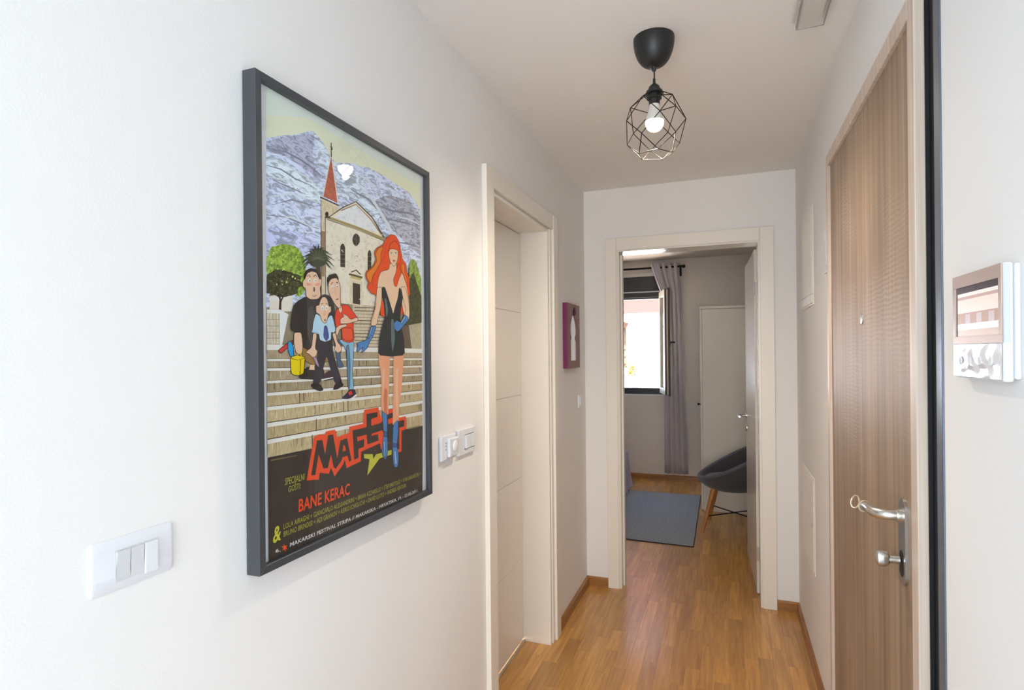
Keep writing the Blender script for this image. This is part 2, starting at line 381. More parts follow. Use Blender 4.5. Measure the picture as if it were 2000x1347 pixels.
# ------------------------------------------------------------ window_1 with roller box and open casements
wn = empty('window_1', (WX0, W2, WZ0), kind='structure')
anth = mat('anthracite_frame', (56, 55, 58), .45); brown = mat('dark_brown_frame', (72, 60, 52), .45); cream = mat('cream_casement', (226, 216, 194), .4)
glass = bpy.data.materials.new('window_glass'); glass.use_nodes = True; n = glass.node_tree; n.nodes.clear()
o_ = n.nodes.new('ShaderNodeOutputMaterial'); mx = n.nodes.new('ShaderNodeMixShader'); tr = n.nodes.new('ShaderNodeBsdfTransparent'); gl = n.nodes.new('ShaderNodeBsdfGlossy'); fr = n.nodes.new('ShaderNodeFresnel')
gl.inputs['Roughness'].default_value = .005; tr.inputs[0].default_value = (.96, .97, .965, 1); fr.inputs[0].default_value = 1.5
ge = n.nodes.new('ShaderNodeNewGeometry'); iv = n.nodes.new('ShaderNodeMath'); iv.operation = 'SUBTRACT'; iv.inputs[0].default_value = 1; n.links.new(ge.outputs['Backfacing'], iv.inputs[1]); mu_ = n.nodes.new('ShaderNodeMath'); mu_.operation = 'MULTIPLY'; n.links.new(fr.outputs[0], mu_.inputs[0]); n.links.new(iv.outputs[0], mu_.inputs[1]); n.links.new(mu_.outputs[0], mx.inputs[0]); n.links.new(tr.outputs[0], mx.inputs[1]); n.links.new(gl.outputs[0], mx.inputs[2]); n.links.new(mx.outputs[0], o_.inputs[0])
FY0, FY1 = W2+.0, W2+.07
box('roller_box', (WX0, FY0, 2.19), (WX1, FY0+.16, 2.362), anth, wn, .002)
box('lintel_trim', (WX0, FY0+.004, 2.364), (WX1, FY0+.1, 2.40), lacq, wn)
box('white_strip', (WX0, FY0-.006, 2.176), (WX1, FY0+.05, 2.188), plast, wn, .001)
box('frame_head', (WX0, FY0, 2.118), (WX1, FY1, 2.176), anth, wn, .002)
box('frame_lip', (WX0+.05, FY0+.03, 2.100), (WX1-.05, FY1, 2.118), brown, wn, .001)
box('frame_sill', (WX0, FY0, .985), (WX1, FY1, 1.055), anth, wn, .002)
for a, b in ((WX0, WX0+.055), (WX1-.055, WX1)): box('frame_side', (a, FY0, 1.055), (b, FY1, 2.118), anth, wn, .002)
box('window_board', (WX0-.02, W2-.012, .966), (WX1+.02, W2+.05, .984), plast, wn, .002)
def casement(hx, fx, fy, flip):
    """leaf hinged at (hx, W2), free edge at (fx, fy)"""
    hy_ = W2-.004; u = Vector((fx-hx, fy-hy_, 0)); Lc = u.length; u.normalize(); nn = Vector((u.y, -u.x, 0))*flip
    o = Vector((hx, hy_, 0)); sash = empty('casement', (hx, hy_, 0)); sash.parent = wn; sash.matrix_parent_inverse = Matrix.Identity(4); sash.location = (hx-WX0, hy_-W2, -WZ0)
    def lb(name, s0, s1, t0, t1, z0, z1, m, bev=.0015):
        bm = bmesh.new(); bm_box(bm, (s0, t0, z0), (s1, t1, z1), bev)
        for v in bm.verts: v.co = o + u*v.co.x + nn*v.co.y + Vector((0, 0, v.co.z))
        return link(name, bm, m, sash)
    z0, z1 = 1.005, 2.165; f = .065
    for (a, b, c_, d_) in ((0, f, z0, z1), (Lc-f, Lc, z0, z1), (f, Lc-f, z0, z0+f), (f, Lc-f, z1-f, z1)):
        lb('sash_rail', a, b, .0, .022, c_, d_, cream)                    # outer, cream aluminium
    for (a, b, c_, d_) in ((0, f, z0, z1), (Lc-f, Lc-.004, z0, z1), (f, Lc-f, z0, z0+f), (f, Lc-f, z1-f, z1)):
        lb('sash_core', a, b, .0221, .038, c_+.004, d_-.004, cream)
    for (a, b, c_, d_) in ((0, f, z0, z1), (Lc-f, Lc+.014, z0-.012, z1+.012), (f, Lc-f, z0, z0+f), (f, Lc-f, z1-f, z1)):
        lb('sash_rail', a, b, .0381, .058, c_, d_, brown)                 # inner, brown
    lb('sash_edge', Lc-.001, Lc+.006, .0, .020, z0, z1, brown, 0)
    lb('pane', f-.004, Lc-f+.004, .018, .022, z0+f-.004, z1-f+.004, glass, 0)
    lb('handle_plate', Lc-.045, Lc-.02, .058, .066, 1.54, 1.62, black)
    lb('handle', Lc-.04, Lc-.022, .066, .115, 1.572, 1.590, black)
casement(.112, .213, 6.452, -1)
casement(WX0+.06, WX0-.04, 6.452, 1)

# ------------------------------------------------------------ outside: the house across the lane
facade = mat('white_render', (232, 238, 246), .9, noise=.03); pink = mat('pink_render', (158, 104, 93), .9); orange = mat('orange_timber', (112, 72, 42), .7)
hs = empty('house_facade', (0, 11, 0), label='sunlit white rendered house with pink band seen through the bedroom window', cat='building')
box('wall', (-6, 11, -4), (6, 11.4, 2.22), facade, hs)
box('shade_slab', (-6, 9.7, 3.2), (6, 11.4, 3.3), orange, hs)  # out of view, added to keep the pink band in shade
box('eaves_band', (-6, 10.94, 2.22), (6, 11.4, 3.2), pink, hs)
for z in (.86, 1.0, 1.14, 1.28, 1.42, 1.56): box('slat', (-1.45, 10.955, z+.4), (-.955, 10.985, z+.5), orange, hs)
box('shutter', (-1.5, 10.985, 1.2), (-.95, 11.0, 2.0), orange, hs)
prism('awning', [(-1.6, 11.0, 2.04), (-.9, 11.0, 2.04), (-.9, 10.8, 1.96), (-1.6, 10.8, 1.96)], (0, 0, -1), .02, orange, hs)
box('ledge', (-1.7, 10.75, .80), (-.80, 11, .84), facade, hs, .004)
street = box('street_ground', (-8, 7.3, -4.2), (8, 11, -4.0), mat('pale_paving', (224, 204, 178), .9), label='pale paved lane between the houses', cat='ground'); street['kind'] = 'structure'
pt = empty('flower_pot', (-.86, 10.86, .84), label='potted yellow flowers on the ledge of the house outside', cat='plant')
lathe('pot', [(0, 0), (.05, 0), (.065, .11), (.07, .12), (.055, .12), (0, .11)], (0, 0, 1), (-.86, 10.86, .84), mat('pale_pot', (110, 104, 98), .7), pt, 16)
bm = bmesh.new(); r_ = random.Random(5)
for k in range(46):
    p = Vector((-.86+r_.gauss(0, .06), 10.85+r_.gauss(0, .04), 1.1+r_.uniform(-.16, .18))); a = Vector((r_.uniform(-1, 1), r_.uniform(-1, 1), r_.uniform(-.4, 1))).normalized()*.035; b = a.orthogonal().normalized()*.014
    vs = [bm.verts.new(q) for q in (p-a, p+b, p+a, p-b)]; bm.faces.new(vs)
link('foliage', bm, mat('leaf_green', (66, 66, 38), .6), pt, kind='stuff')
bm = bmesh.new()
for k in range(22):
    p = Vector((-.83+r_.gauss(0, .05), 10.82+r_.gauss(0, .03), 1.16+r_.uniform(-.12, .16))); bmesh.ops.create_icosphere(bm, subdivisions=1, radius=r_.uniform(.018, .032), matrix=Matrix.Translation(p))
link('blossom', bm, mat('yellow_blossom', (132, 98, 8), .6), pt, kind='stuff')

# ------------------------------------------------------------ curtain and rod
cr = empty('curtain_rod', (-.4, 6.77, 2.45), label='thin black curtain rod above the bedroom window with ball finial', cat='curtain rod')
tube('rod', [(-1.35, 6.77, 2.446), (.385, 6.77, 2.446)], .011, black, cr, 12)
bm = bmesh.new(); bmesh.ops.create_uvsphere(bm, u_segments=16, v_segments=10, radius=.020, matrix=Matrix.Translation((.399, 6.77, 2.446))); link('finial', bm, black, cr, smooth=True)
box('bracket', (.354, 6.762, 2.335), (.376, 6.778, 2.462), black, cr, .002)
box('bracket_arm', (.357, 6.776, 2.37), (.373, W2, 2.386), black, cr, .001)
fab = mat('grey_curtain_cloth', (204, 193, 192), .85, sheen=.3, bump=.2, bscale=900)
cu = bpy.data.materials.new('x'); bpy.data.materials.remove(cu)
bm = bmesh.new(); NX, NZ = 90, 40; grid = []
def cx0(z):   # left edge of the hanging cloth
    if z > 2.14: return .04 + (2.49-z)/.35*.125
    return .165
for j in range(NZ+1):
    z = .09 + (2.49-.09)*(j/NZ)**.8; row = []
    a = cx0(z); b = .352 + (2.49-z)*.033
    for i in range(NX+1):
        s = i/NX; amp = .026 + .012*(1-z/2.5)
        ph = s*2*math.pi*4.5 + .5*math.sin(z*1.7)
        x = a + (b-a)*s + .006*math.sin(ph*2+z); y = 6.765 + amp*math.sin(ph)*(.85+.15*math.sin(z*3+s*7))
        if z < 2.2 : y += .012*math.sin(z*4)*s
        row.append(bm.verts.new((x, y, z)))
    grid.append(row)
for a, b in zip(grid, grid[1:]):
    for i in range(NX): bm.faces.new((a[i], a[i+1], b[i+1], b[i]))
ct = link('curtain', bm, fab, smooth=True, label='long pale grey curtain swept behind the open bedroom window casement', cat='curtain')
md = ct.modifiers.new('thickness', 'SOLIDIFY'); md.thickness = .002
# the gathered fold pulled over the casement's top corner
bm = bmesh.new(); grid = []
for j in range(21):
    t = j/20; z = 2.49 - .37*t; xc = .085 + .105*t**1.15; wd = .052*(1-.42*t); row = []
    for i in range(31):
        s = i/30*2-1; row.append(bm.verts.new((xc+wd*s, 6.735-.02*math.sin(t*math.pi) - .014*math.cos(s*math.pi*3.2)*(1-.3*t), z)))
    grid.append(row)
for a, b in zip(grid, grid[1:]):
    for i in range(30): bm.faces.new((a[i], a[i+1], b[i+1], b[i]))
fo = link('gathered_fold', bm, mat('pale_curtain_cloth', (214, 208, 214), .85, sheen=.3), ct, smooth=True); md = fo.modifiers.new('thickness', 'SOLIDIFY'); md.thickness = .002

# ------------------------------------------------------------ wardrobe
wm = mat('wardrobe_board', (228, 219, 204), .5)
wd_ = empty('wardrobe', (.9, 6.1, 0), label='cream wardrobe behind the grey chair, side panel facing the corridor', cat='wardrobe')
box('carcass', (.634, 5.605, .0), (W-.004, 6.55, 1.868), wm, wd_, .002)
box('top_board', (.612, 5.59, 1.87), (W-.004, 6.56, 1.892), wm, wd_, .003)
for a, b in ((5.607, 6.075), (6.079, 6.548)):
    dr = box('door', (.615, a, .012), (.633, b, 1.866), wm, wd_, .002)
    yk = a+.03 if a > 6 else b-.03
bmk = lathe('knob', [(0, .028), (.009, .027), (.012, .02), (.006, .012), (.005, 0), (0, 0)], (-1, 0, 0), (.614, 5.64, .985), black, wd_, 16)

# ------------------------------------------------------------ tub chair
ch = empty('tub_chair', (.905, 5.10, 0), 0, label='dark grey upholstered tub chair with oak legs beside the open bedroom door', cat='chair')
grey = mat('charcoal_felt', (76, 73, 73), .95, sheen=.25, bump=.5, bscale=700, noise=.18, nscale=220)
greyl = mat('grey_seat_felt', (88, 94, 110), .95, sheen=.25, bump=.5, bscale=700, noise=.15, nscale=220)
cc = Vector((.905, 5.10, 0)); ang = math.radians(186)   # the low front points to the left
def shell(v, u, th):
    zr = .425 + .315*(.5-.5*math.cos(u))**1.15
    rx = .287 + .012*(.5-.5*math.cos(u)); rad = (rx+th)*min(1, v)**.55
    z = .335-th*.8 + (zr-.335+th*.2)*v**2.3
    a = ang+u
    return cc + Vector((rad*math.cos(a), rad*.93*math.sin(a), z))
bm = bmesh.new(); N, Mv = 56, 14; rings = []
for side in (0, 1):
    vs_ = [k/Mv for k in range(1, Mv+1)]
    if side: vs_ = vs_[::-1]
    for v in vs_: rings.append([bm.verts.new(shell(v, 2*math.pi*k/N, .016 if side == 0 else -.014)) for k in range(N)])
for a, b in zip(rings, rings[1:]):
    for k in range(N): bm.faces.new((a[k], a[(k+1) % N], b[(k+1) % N], b[k]))
bm.faces.new(rings[0][::-1]); bm.faces.new(rings[-1])
link('shell', bm, grey, ch, smooth=True)
bm = bmesh.new(); rim = [shell(1, 2*math.pi*k/N, 0)+Vector((0, 0, .003)) for k in range(N+1)]; bm_tube(bm, rim, .0155, 10); link('rim_piping', bm, mat('grey_piping', (96, 97, 104), .9, sheen=.2), ch, smooth=True)
bm = bmesh.new(); bm_lathe(bm, [(0, .046), (.17, .045), (.215, .038), (.228, .026), (.22, .012), (.18, .0), (0, 0)], (0, 0, 1), (cc.x-.02, cc.y, .392), 40)
link('seat_cushion', bm, greyl, ch, smooth=True)
lw = wood('beech_leg', (168, 108, 50), (192, 132, 70), 4, .45, False, stretch=(20, 20, 1.5))
legs = []
for k, (dx, dy) in enumerate(((-.258, -.19), (-.215, .225), (.215, -.205), (.215, .215))):
    top = cc+Vector((dx*.66, dy*.66, .352)); bot = cc+Vector((dx, dy, .0)); legs.append((top, bot))
    tube('leg', [bot, bot.lerp(top, .5), top], [.0125, .0165, .020], lw, ch, 14)
for a, b in ((0, 3), (1, 2)):
    tube('stretcher', [legs[a][1].lerp(legs[a][0], .38), legs[b][1].lerp(legs[b][0], .38)], .0048, black, ch, 8)

# ------------------------------------------------------------ rug
rm = bpy.data.materials.new('grey_woven_rug'); rm.use_nodes = True; n = rm.node_tree; b = n.nodes['Principled BSDF']; b.inputs['Roughness'].default_value = 1; b.inputs['Specular IOR Level'].default_value = .1
tc = n.nodes.new('ShaderNodeTexCoord'); v = n.nodes.new('ShaderNodeTexNoise'); v.inputs['Scale'].default_value = 130; v.inputs['Detail'].default_value = 3; n.links.new(tc.outputs['Object'], v.inputs['Vector'])
r = n.nodes.new('ShaderNodeValToRGB'); r.color_ramp.elements[0].position = .35; r.color_ramp.elements[1].position = .68; r.color_ramp.elements[0].color = lin((118, 122, 126)); r.color_ramp.elements[1].color = lin((190, 192, 192))
n.links.new(v.outputs['Fac'], r.inputs[0]); n.links.new(r.outputs[0], b.inputs['Base Color'])
bp = n.nodes.new('ShaderNodeBump'); bp.inputs['Strength'].default_value = .8; bp.inputs['Distance'].default_value = .004; n.links.new(v.outputs['Fac'], bp.inputs['Height']); n.links.new(bp.outputs[0], b.inputs['Normal'])
rug = empty('rug', (.1, 5.3, 0), label='flat woven grey rug on the bedroom floor', cat='rug')
P4 = [(-.42, 4.57), (.598, 4.522), (.585, 6.17), (-.42, 6.15)]
bm = bmesh.new(); a = [bm.verts.new((x, y, .0005)) for x, y in P4]; b2 = [bm.verts.new((x, y, .008)) for x, y in P4]; bm.faces.new(b2)
for i in range(4): bm.faces.new((a[i], a[(i+1) % 4], b2[(i+1) % 4], b2[i]))
link('pile', bm, rm, rug)
rb = mat('rug_binding', (52, 52, 56), .95)
for i in range(4):
    p, q = Vector((*P4[i], .0045)), Vector((*P4[(i+1) % 4], .0045)); tube('binding', [p, q], .0042, rb, rug, 6)

# ------------------------------------------------------------ bed
bd = empty('bed', (-1.1, 5.6, 0), label='double bed corner under a mauve throw behind the door jamb', cat='bed')
throw = mat('mauve_throw', (196, 184, 200), .9, sheen=.3, noise=.06, nscale=40)
box('base', (-2.2, 4.95, .02), (-.22, 6.30, .24), mat('bed_base', (120, 112, 110), .9), bd, .01)
box('mattress', (-2.22, 4.92, .24), (-.19, 6.33, .39), mat('mattress_cloth', (220, 216, 220), .9), bd, .02)
bm = bmesh.new(); NX = 80; rows = []
def drape(k):   # outline of the foot and the window side, walking round the corner
    t = k/NX
    if t < .5: return Vector((-.18, 4.95+(6.30-4.95)*(t/.5), 0)), Vector((1, 0, 0))
    if t < .56: a = (t-.5)/.06*math.pi/2; return Vector((-.22+.04*math.cos(a), 6.30+.04*math.sin(a), 0)), Vector((math.cos(a), math.sin(a), 0))
    return Vector((-.22-1.9*(t-.56)/.44, 6.34, 0)), Vector((0, 1, 0))
for j, (h_, o_) in enumerate(((.405, -.06), (.402, 0), (.37, .014), (.28, .02), (.16, .03), (.03, .045))):
    row = []
    for k in range(NX+1):
        p, nn = drape(k); f = max(0, o_)*(1+.45*math.sin(k*1.5)) if h_ < .3 else o_
        row.append(bm.verts.new(p+nn*f+Vector((0, 0, h_))))
    rows.append(row)
for a, b2 in zip(rows, rows[1:]):
    for k in range(NX): bm.faces.new((a[k], a[k+1], b2[k+1], b2[k]))
link('throw', bm, throw, bd, smooth=True)
box('cover', (-2.22, 4.93, .391), (-.20, 6.30, .404), throw, bd, .005)

# ------------------------------------------------------------ pendant lamp
px_, py_ = .632, 1.925
pl = empty('pendant_lamp', (px_, py_, H), label='black pendant lamp with geometric wire cage and glowing bulb', cat='lamp')
lathe('ceiling_rose', [(0, 0), (.0655, 0), (.0657, -.006)]+[(.0657*math.cos(math.pi/2*k/18)**.72, -.006-.088*math.sin(math.pi/2*k/18)**1.12) for k in range(1, 18)]+[(0, -.094)], (0, 0, 1), (px_, py_, H), rosem, pl, 56)
lathe('cord_grip', [(0, 0), (.0085, 0), (.0085, -.010), (.0065, -.020), (0, -.020)], (0, 0, 1), (px_, py_, H-.086), rosem, pl, 16)
tube('cord', [(px_, py_, H-.10), (px_+.0008, py_, H-.12), (px_, py_, H-.145)], .0024, rosem, pl, 8)
lathe('socket', [(0, .030), (.0042, .030), (.0045, .014), (.009, .012), (.017, .004), (.0195, -.004), (.0195, -.007), (.026, -.010), (.0265, -.020), (.0195, -.022), (.0195, -.027), (.0235, -.029), (.0235, -.036), (.0175, -.038), (.0175, -.055), (0, -.055)], (0, 0, 1), (px_, py_, 2.338), rosem, pl, 28)
collar_m = mat('bulb_collar', (226, 222, 214), .45)
bulbm = mat('bulb_glow', (255, 250, 238), .4, emit=(255, 236, 206), estr=22)
bz = 2.225
lathe('bulb', [(0, -.030)]+[(.0295*math.sin(math.pi/2*k/12), -.030*math.cos(math.pi/2*k/12)) for k in range(1, 13)]+[(.0292, .004)], (0, 0, 1), (px_, py_, bz), bulbm, pl, 40)
lathe('bulb_neck', [(.0292, .004), (.028, .0135), (.0245, .024), (.0195, .038), (.0165, .050), (.0165, .062)], (0, 0, 1), (px_, py_, bz), collar_m, pl, 32)
# cage: rings of a faceted sphere joined by struts
cage = empty('cage', (px_, py_, 2.2)); cage.parent = pl; cage.location = (0, 0, 2.2-H)
def ringpts(n_, r, z, ph): return [Vector((px_+r*math.cos(ph+2*math.pi*k/n_), py_+r*math.sin(ph+2*math.pi*k/n_), z)) for k in range(n_)]
ph = math.radians(-110); hf = math.pi/5
R0 = ringpts(5, .029, 2.318, ph); R1 = ringpts(5, .078, 2.287, ph); R2 = ringpts(5, .099, 2.222, ph+hf); R3 = ringpts(5, .090, 2.165, ph); R4 = ringpts(5, .056, 2.120, ph+hf)
def st(a, b): tube('wire', [a, b], .0014, black, cage, 6)
for k in range(5):
    q = (k+1) % 5
    st(R0[k], R1[k]); st(R1[k], R1[q]); st(R1[k], R2[k]); st(R1[q], R2[k])
    st(R2[k], R3[k]); st(R2[k], R3[q]); st(R3[k], R4[k]); st(R3[q], R4[k]); st(R4[k], R4[q])
rr = ringpts(20, .029, 2.318, 0); tube('top_ring', rr+[rr[0]], .0014, black, cage, 6)

# ------------------------------------------------------------ emergency light on the ceiling
em = empty('emergency_light', (1.10, 1.86, H), label='rectangular emergency light with clear prismatic cover on the ceiling', cat='light')
box('base', (1.044, 1.67, H-.008), (1.143, 1.985, H), plastm, em, .003)
cover = glass.copy(); cover.name = 'prismatic_cover'; n = cover.node_tree
m2 = n.nodes.new('ShaderNodeMixShader'); df = n.nodes.new('ShaderNodeBsdfDiffuse'); df.inputs[0].default_value = lin((240, 232, 224)); m2.inputs[0].default_value = .3
ou = [q for q in n.nodes if q.type == 'OUTPUT_MATERIAL'][0]; src = ou.inputs[0].links[0].from_socket; n.links.new(src, m2.inputs[1]); n.links.new(df.outputs[0], m2.inputs[2]); n.links.new(m2.outputs[0], ou.inputs[0])
bm = bmesh.new(); vs = bm_box(bm, (1.050, 1.68, H-.038), (1.136, 1.975, H-.008), 0)
for v in bm.verts:
    if v.co.z < H-.03: v.co.x = 1.093+(v.co.x-1.093)*.90; v.co.y = 1.83+(v.co.y-1.83)*.96
bmesh.ops.bevel(bm, geom=list(bm.edges), offset=.006, segments=3, affect='EDGES'); link('cover', bm, cover, em, smooth=True)
box('tube_cover', (1.062, 1.70, H-.026), (1.124, 1.95, H-.009), mat('pale_diffuser', (242, 236, 228), .3), em, .006)
edg = mat('grey_cover_edge', (150, 144, 140), .3)
zc = H-.0375
for a, b_ in (((1.0555, 1.69, zc), (1.0555, 1.966, zc)), ((1.1305, 1.69, zc), (1.1305, 1.966, zc)), ((1.0555, 1.966, zc), (1.1305, 1.966, zc))): tube('cover_edge', [a, b_], .0016, edg, em, 6)

# ------------------------------------------------------------ left wall switches and thermostat
def plate_y(name, y0, y1, z0, z1, t, m, par, bev=.003, x=0): return box(name, (x, y0, z0), (x+t, y1, z1), m, par, bev)
sw = empty('light_switch', (0, .61, 1.13), label='wide white switch plate with two rockers and a blank, nearest on the left wall', cat='switch', group='white light switches on the left wall')
bm = bmesh.new()
prof = [(0, 0), (.0045, .0), (.0085, .006), (.0105, .016), (.0105, .020)]
rows = []
for t, ins in ((0, -.0), (.0014, .0), (.0040, .005), (.0057, .013), (.0063, .020)):
    r0 = .006; y0, y1, z0, z1 = .546+ins*.14, .678-ins*.3, 1.131+ins, 1.208-ins
    pts_ = []
    for (cy_, cz_, a0) in ((y1-r0, z1-r0, 0), (y0+r0, z1-r0, 90), (y0+r0, z0+r0, 180), (y1-r0, z0+r0, 270)):
        for k in range(5): a = math.radians(a0+k*22.5); pts_.append(bm.verts.new((t, cy_+r0*math.cos(a), cz_+r0*math.sin(a))))
    rows.append(pts_)
for a, b_ in zip(rows, rows[1:]):
    for k in range(20): bm.faces.new((a[k], a[(k+1) % 20], b_[(k+1) % 20], b_[k]))
bm.faces.new(rows[-1]); bm.faces.new(rows[0][::-1]); link('cover_plate', bm, plast, sw, smooth=True)
plate_y('recess', .5805, .6475, 1.1445, 1.1905, .0004, plastm, sw, 0, .0063)
for a in (.582, .6035):
    bm = bmesh.new(); bm_box(bm, (.0063, a, 1.146), (.0083, a+.0208, 1.189), 0)
    for v in bm.verts:
        if v.co.x > .0078: v.co.x = .0100 if v.co.z > 1.17 else .0070
    bmesh.ops.bevel(bm, geom=list(bm.edges), offset=.0007, segments=2, affect='EDGES'); link('rocker', bm, plastm, sw)
plate_y('blank_module', .6255, .6465, 1.142, 1.189, .0035, plast, sw, .0008, .0066)
th = empty('thermostat', (0, 1.64, 1.13), label='white wall thermostat with round dial between poster and left door', cat='thermostat')
plate_y('housing', 1.597, 1.700, 1.137, 1.216, .012, plast, th, .004)
plate_y('raised_face', 1.632, 1.700, 1.146, 1.205, .010, plast, th, .003, .012)
plate_y('face_panel', 1.640, 1.696, 1.151, 1.200, .0008, plastm, th, 0, .022)
lathe('dial', [(0, .004), (.015, .004), (.017, .003), (.018, 0), (0, 0)], (1, 0, 0), (.0225, 1.672, 1.178), plast, th, 24)
for k, z in enumerate((1.171, 1.181, 1.191)): plate_y('indicator', 1.622, 1.627, z, z+.003, .0006, mat('dark_mark', (120, 108, 96), .6), th, 0, .012)
s2 = empty('light_switch', (0, 1.79, 1.13), label='square white triple switch directly beside the left door frame', cat='switch', group='white light switches on the left wall')
bm = bmesh.new()
for a, b_ in (((0, 1.722, 1.134), (.011, 1.765, 1.219)), ((0, 1.765, 1.134), (.011, 1.850, 1.150)), ((0, 1.765, 1.200), (.011, 1.850, 1.219)), ((0, 1.850, 1.134), (.011, 1.858, 1.219))): bm_box(bm, a, b_, .0015)
link('frame', bm, plast, s2)
plate_y('back', 1.765, 1.850, 1.150, 1.200, .005, plastm, s2)
for k in range(3): plate_y('rocker', 1.768+k*.0275, 1.768+k*.0275+.0255, 1.153, 1.197, .009+.002*(k == 0), plast, s2, .001, .005)
s3 = empty('light_switch', (0, 3.43, 1.15), label='small white switch beside the corner, below the purple mirror', cat='switch', group='white light switches on the left wall')
plate_y('cover_plate', 3.385, 3.465, 1.142, 1.221, .009, plast, s3, .003); plate_y('rocker', 3.402, 3.448, 1.158, 1.205, .004, plast, s3, .001, .009)

# ------------------------------------------------------------ purple keyhole mirror
mr = empty('wall_mirror', (0, 3.2, 1.38), label='small purple framed mirror with keyhole arch cut-out', cat='mirror')
pur = mat('purple_lacquer', (118, 26, 80), .45); purf = mat('purple_brown_face', (136, 98, 100), .5, noise=.08, nscale=60)
ym0, ym1, zm0, zm1 = 3.066, 3.346, 1.389, 1.752
prof = [(.30, .12), (.30, .44), (.235, .47), (.235, .50), (.30, .545), (.315, .62), (.29, .70), (.20, .78), (.09, .85), (0, .905)]
half = [(s, t) for s, t in prof]
keyp = [(3.202+s*.285*.80, zm0+t*(zm1-zm0)*.97) for s, t in half] + [(3.202-s*.285*.80, zm0+t*(zm1-zm0)*.97) for s, t in half[::-1][1:]]
# frame face as a bridge between the rectangle and the key shape
bm = bmesh.new(); n_ = len(keyp); outer = []
cyc, czc = 3.202, 1.57
for y, z in keyp:
    dy, dz = y-cyc, z-czc; t = min(((ym1-cyc)/dy if dy > 0 else (ym0-cyc)/dy) if abs(dy) > 1e-6 else 9e9, ((zm1-czc)/dz if dz > 0 else (zm0-czc)/dz) if abs(dz) > 1e-6 else 9e9)
    outer.append((cyc+dy*t, czc+dz*t))
def snap(pts):
    for cy_, cz_ in ((ym0, zm0), (ym1, zm0), (ym0, zm1), (ym1, zm1)):
        i = min(range(len(pts)), key=lambda q: (pts[q][0]-cy_)**2+(pts[q][1]-cz_)**2); pts[i] = (cy_, cz_)
snap(outer)
F0 = [bm.verts.new((.026, *p)) for p in outer]; F1 = [bm.verts.new((.026, *p)) for p in keyp]; F2 = [bm.verts.new((.0225, *p)) for p in keyp]
for k in range(n_):
    bm.faces.new((F0[k], F0[(k+1) % n_], F1[(k+1) % n_], F1[k])); bm.faces.new((F1[k], F1[(k+1) % n_], F2[(k+1) % n_], F2[k]))
link('face', bm, purf, mr)
bm = bmesh.new()
for a, b_ in (((0, ym0-.002, zm0), (.0265, ym0+.004, zm1)), ((0, ym1-.004, zm0), (.0255, ym1, zm1)), ((0, ym0, zm0-.001), (.0255, ym1, zm0+.004)), ((0, ym0, zm1-.004), (.0255, ym1, zm1+.001))): bm_box(bm, a, b_)
link('side', bm, pur, mr)
mg = mat('mirror_silver', (226, 228, 230), .03, metal=1)
bm = bmesh.new(); bm_prism(bm, [(.010, *p) for p in keyp], (1, 0, 0), .0125); link('mirror_glass', bm, mg, mr)
tube('hanging_ring', [(.030, 3.215+.016*math.cos(a), 1.706+.016*math.sin(a)) for a in [2*math.pi*k/18 for k in range(19)]], .003, mat('dark_ring', (54, 22, 40), .5), mr, 8)
box('hook', (.026, 3.208, 1.708), (.033, 3.222, 1.734), MATS['dark_ring'], mr, .002)

# ------------------------------------------------------------ right wall covers
p1 = empty('fuse_box_cover', (W, 3.09, 1.68), label='upper white flush distribution box cover on right wall', cat='wall cover')
box('frame', (W-.006, 2.89, 1.682), (W, 3.29, 2.134), lacq, p1, .003); box('lid', (W-.009, 2.905, 1.735), (W-.006, 3.275, 2.10), lacq, p1, .001); box('lower_lip', (W-.012, 2.892, 1.690), (W-.006, 3.288, 1.730), lacq, p1, .003)
box('latch', (W-.013, 2.93, 1.90), (W-.009, 2.955, 1.93), lacq, p1, .001)
p2 = empty('access_panel', (W, 3.13, .44), label='lower white access panel on right wall near the skirting', cat='wall cover')
box('frame', (W-.005, 2.922, .446), (W, 3.338, .892), lacq, p2, .003); box('lid', (W-.008, 2.937, .462), (W-.005, 3.322, .876), lacq, p2, .001); box('latch', (W-.011, 2.95, .66), (W-.008, 2.965, .675), mat('latch_grey', (176, 168, 158), .4), p2)
p3 = empty('door_chime', (W, 2.5, 1.77), label='slim white chime box next to the entrance door frame', cat='chime')
box('housing', (W-.012, 2.455, 1.775), (W, 2.54, 1.938), plast, p3, .003); box('slot_cover', (W-.014, 2.47, 1.80), (W-.012, 2.525, 1.90), plastm, p3)

# ------------------------------------------------------------ intercom
ic = empty('video_intercom', (W, 1.06, 1.43), label='white video intercom with glowing colour bands on its screen beside the entrance door', cat='intercom')
iy0, iy1, iz0, iz1 = .968, 1.148, 1.428, 1.592; xf = W-.019
box('back_plate', (W-.006, iy0-.005, iz0+.004), (W, iy1+.004, iz1-.002), plast, ic, .002)
bm = bmesh.new(); bm_box(bm, (xf+.001, iy0, iz0), (W-.006, iy1, iz1), .003); link('housing', bm, plast, ic)
alu = mat('brushed_champagne', (190, 170, 158), .38, metal=.6)
zs0 = iz0+.054
bm = bmesh.new()
for a, b_ in (((iy0+.0005, zs0+.011, iy0+.009, iz1-.018)), ((iy1-.010, zs0+.011, iy1-.0005, iz1-.018)), ((iy0+.0005, zs0, iy1-.0005, zs0+.011)), ((iy0+.0005, iz1-.018, iy1-.0005, iz1-.0006))) if False else []: pass
for (ya, za, yb, zb) in ((iy0+.0005, zs0+.012, iy0+.010, iz1-.020), (iy1-.012, zs0+.012, iy1-.0005, iz1-.020), (iy0+.0005, zs0, iy1-.0005, zs0+.012), (iy0+.0005, iz1-.020, iy1-.0005, iz1-.0006)): bm_box(bm, (xf-.001, ya, za), (xf+.001, yb, zb), .0003)
link('screen_bezel', bm, alu, ic)
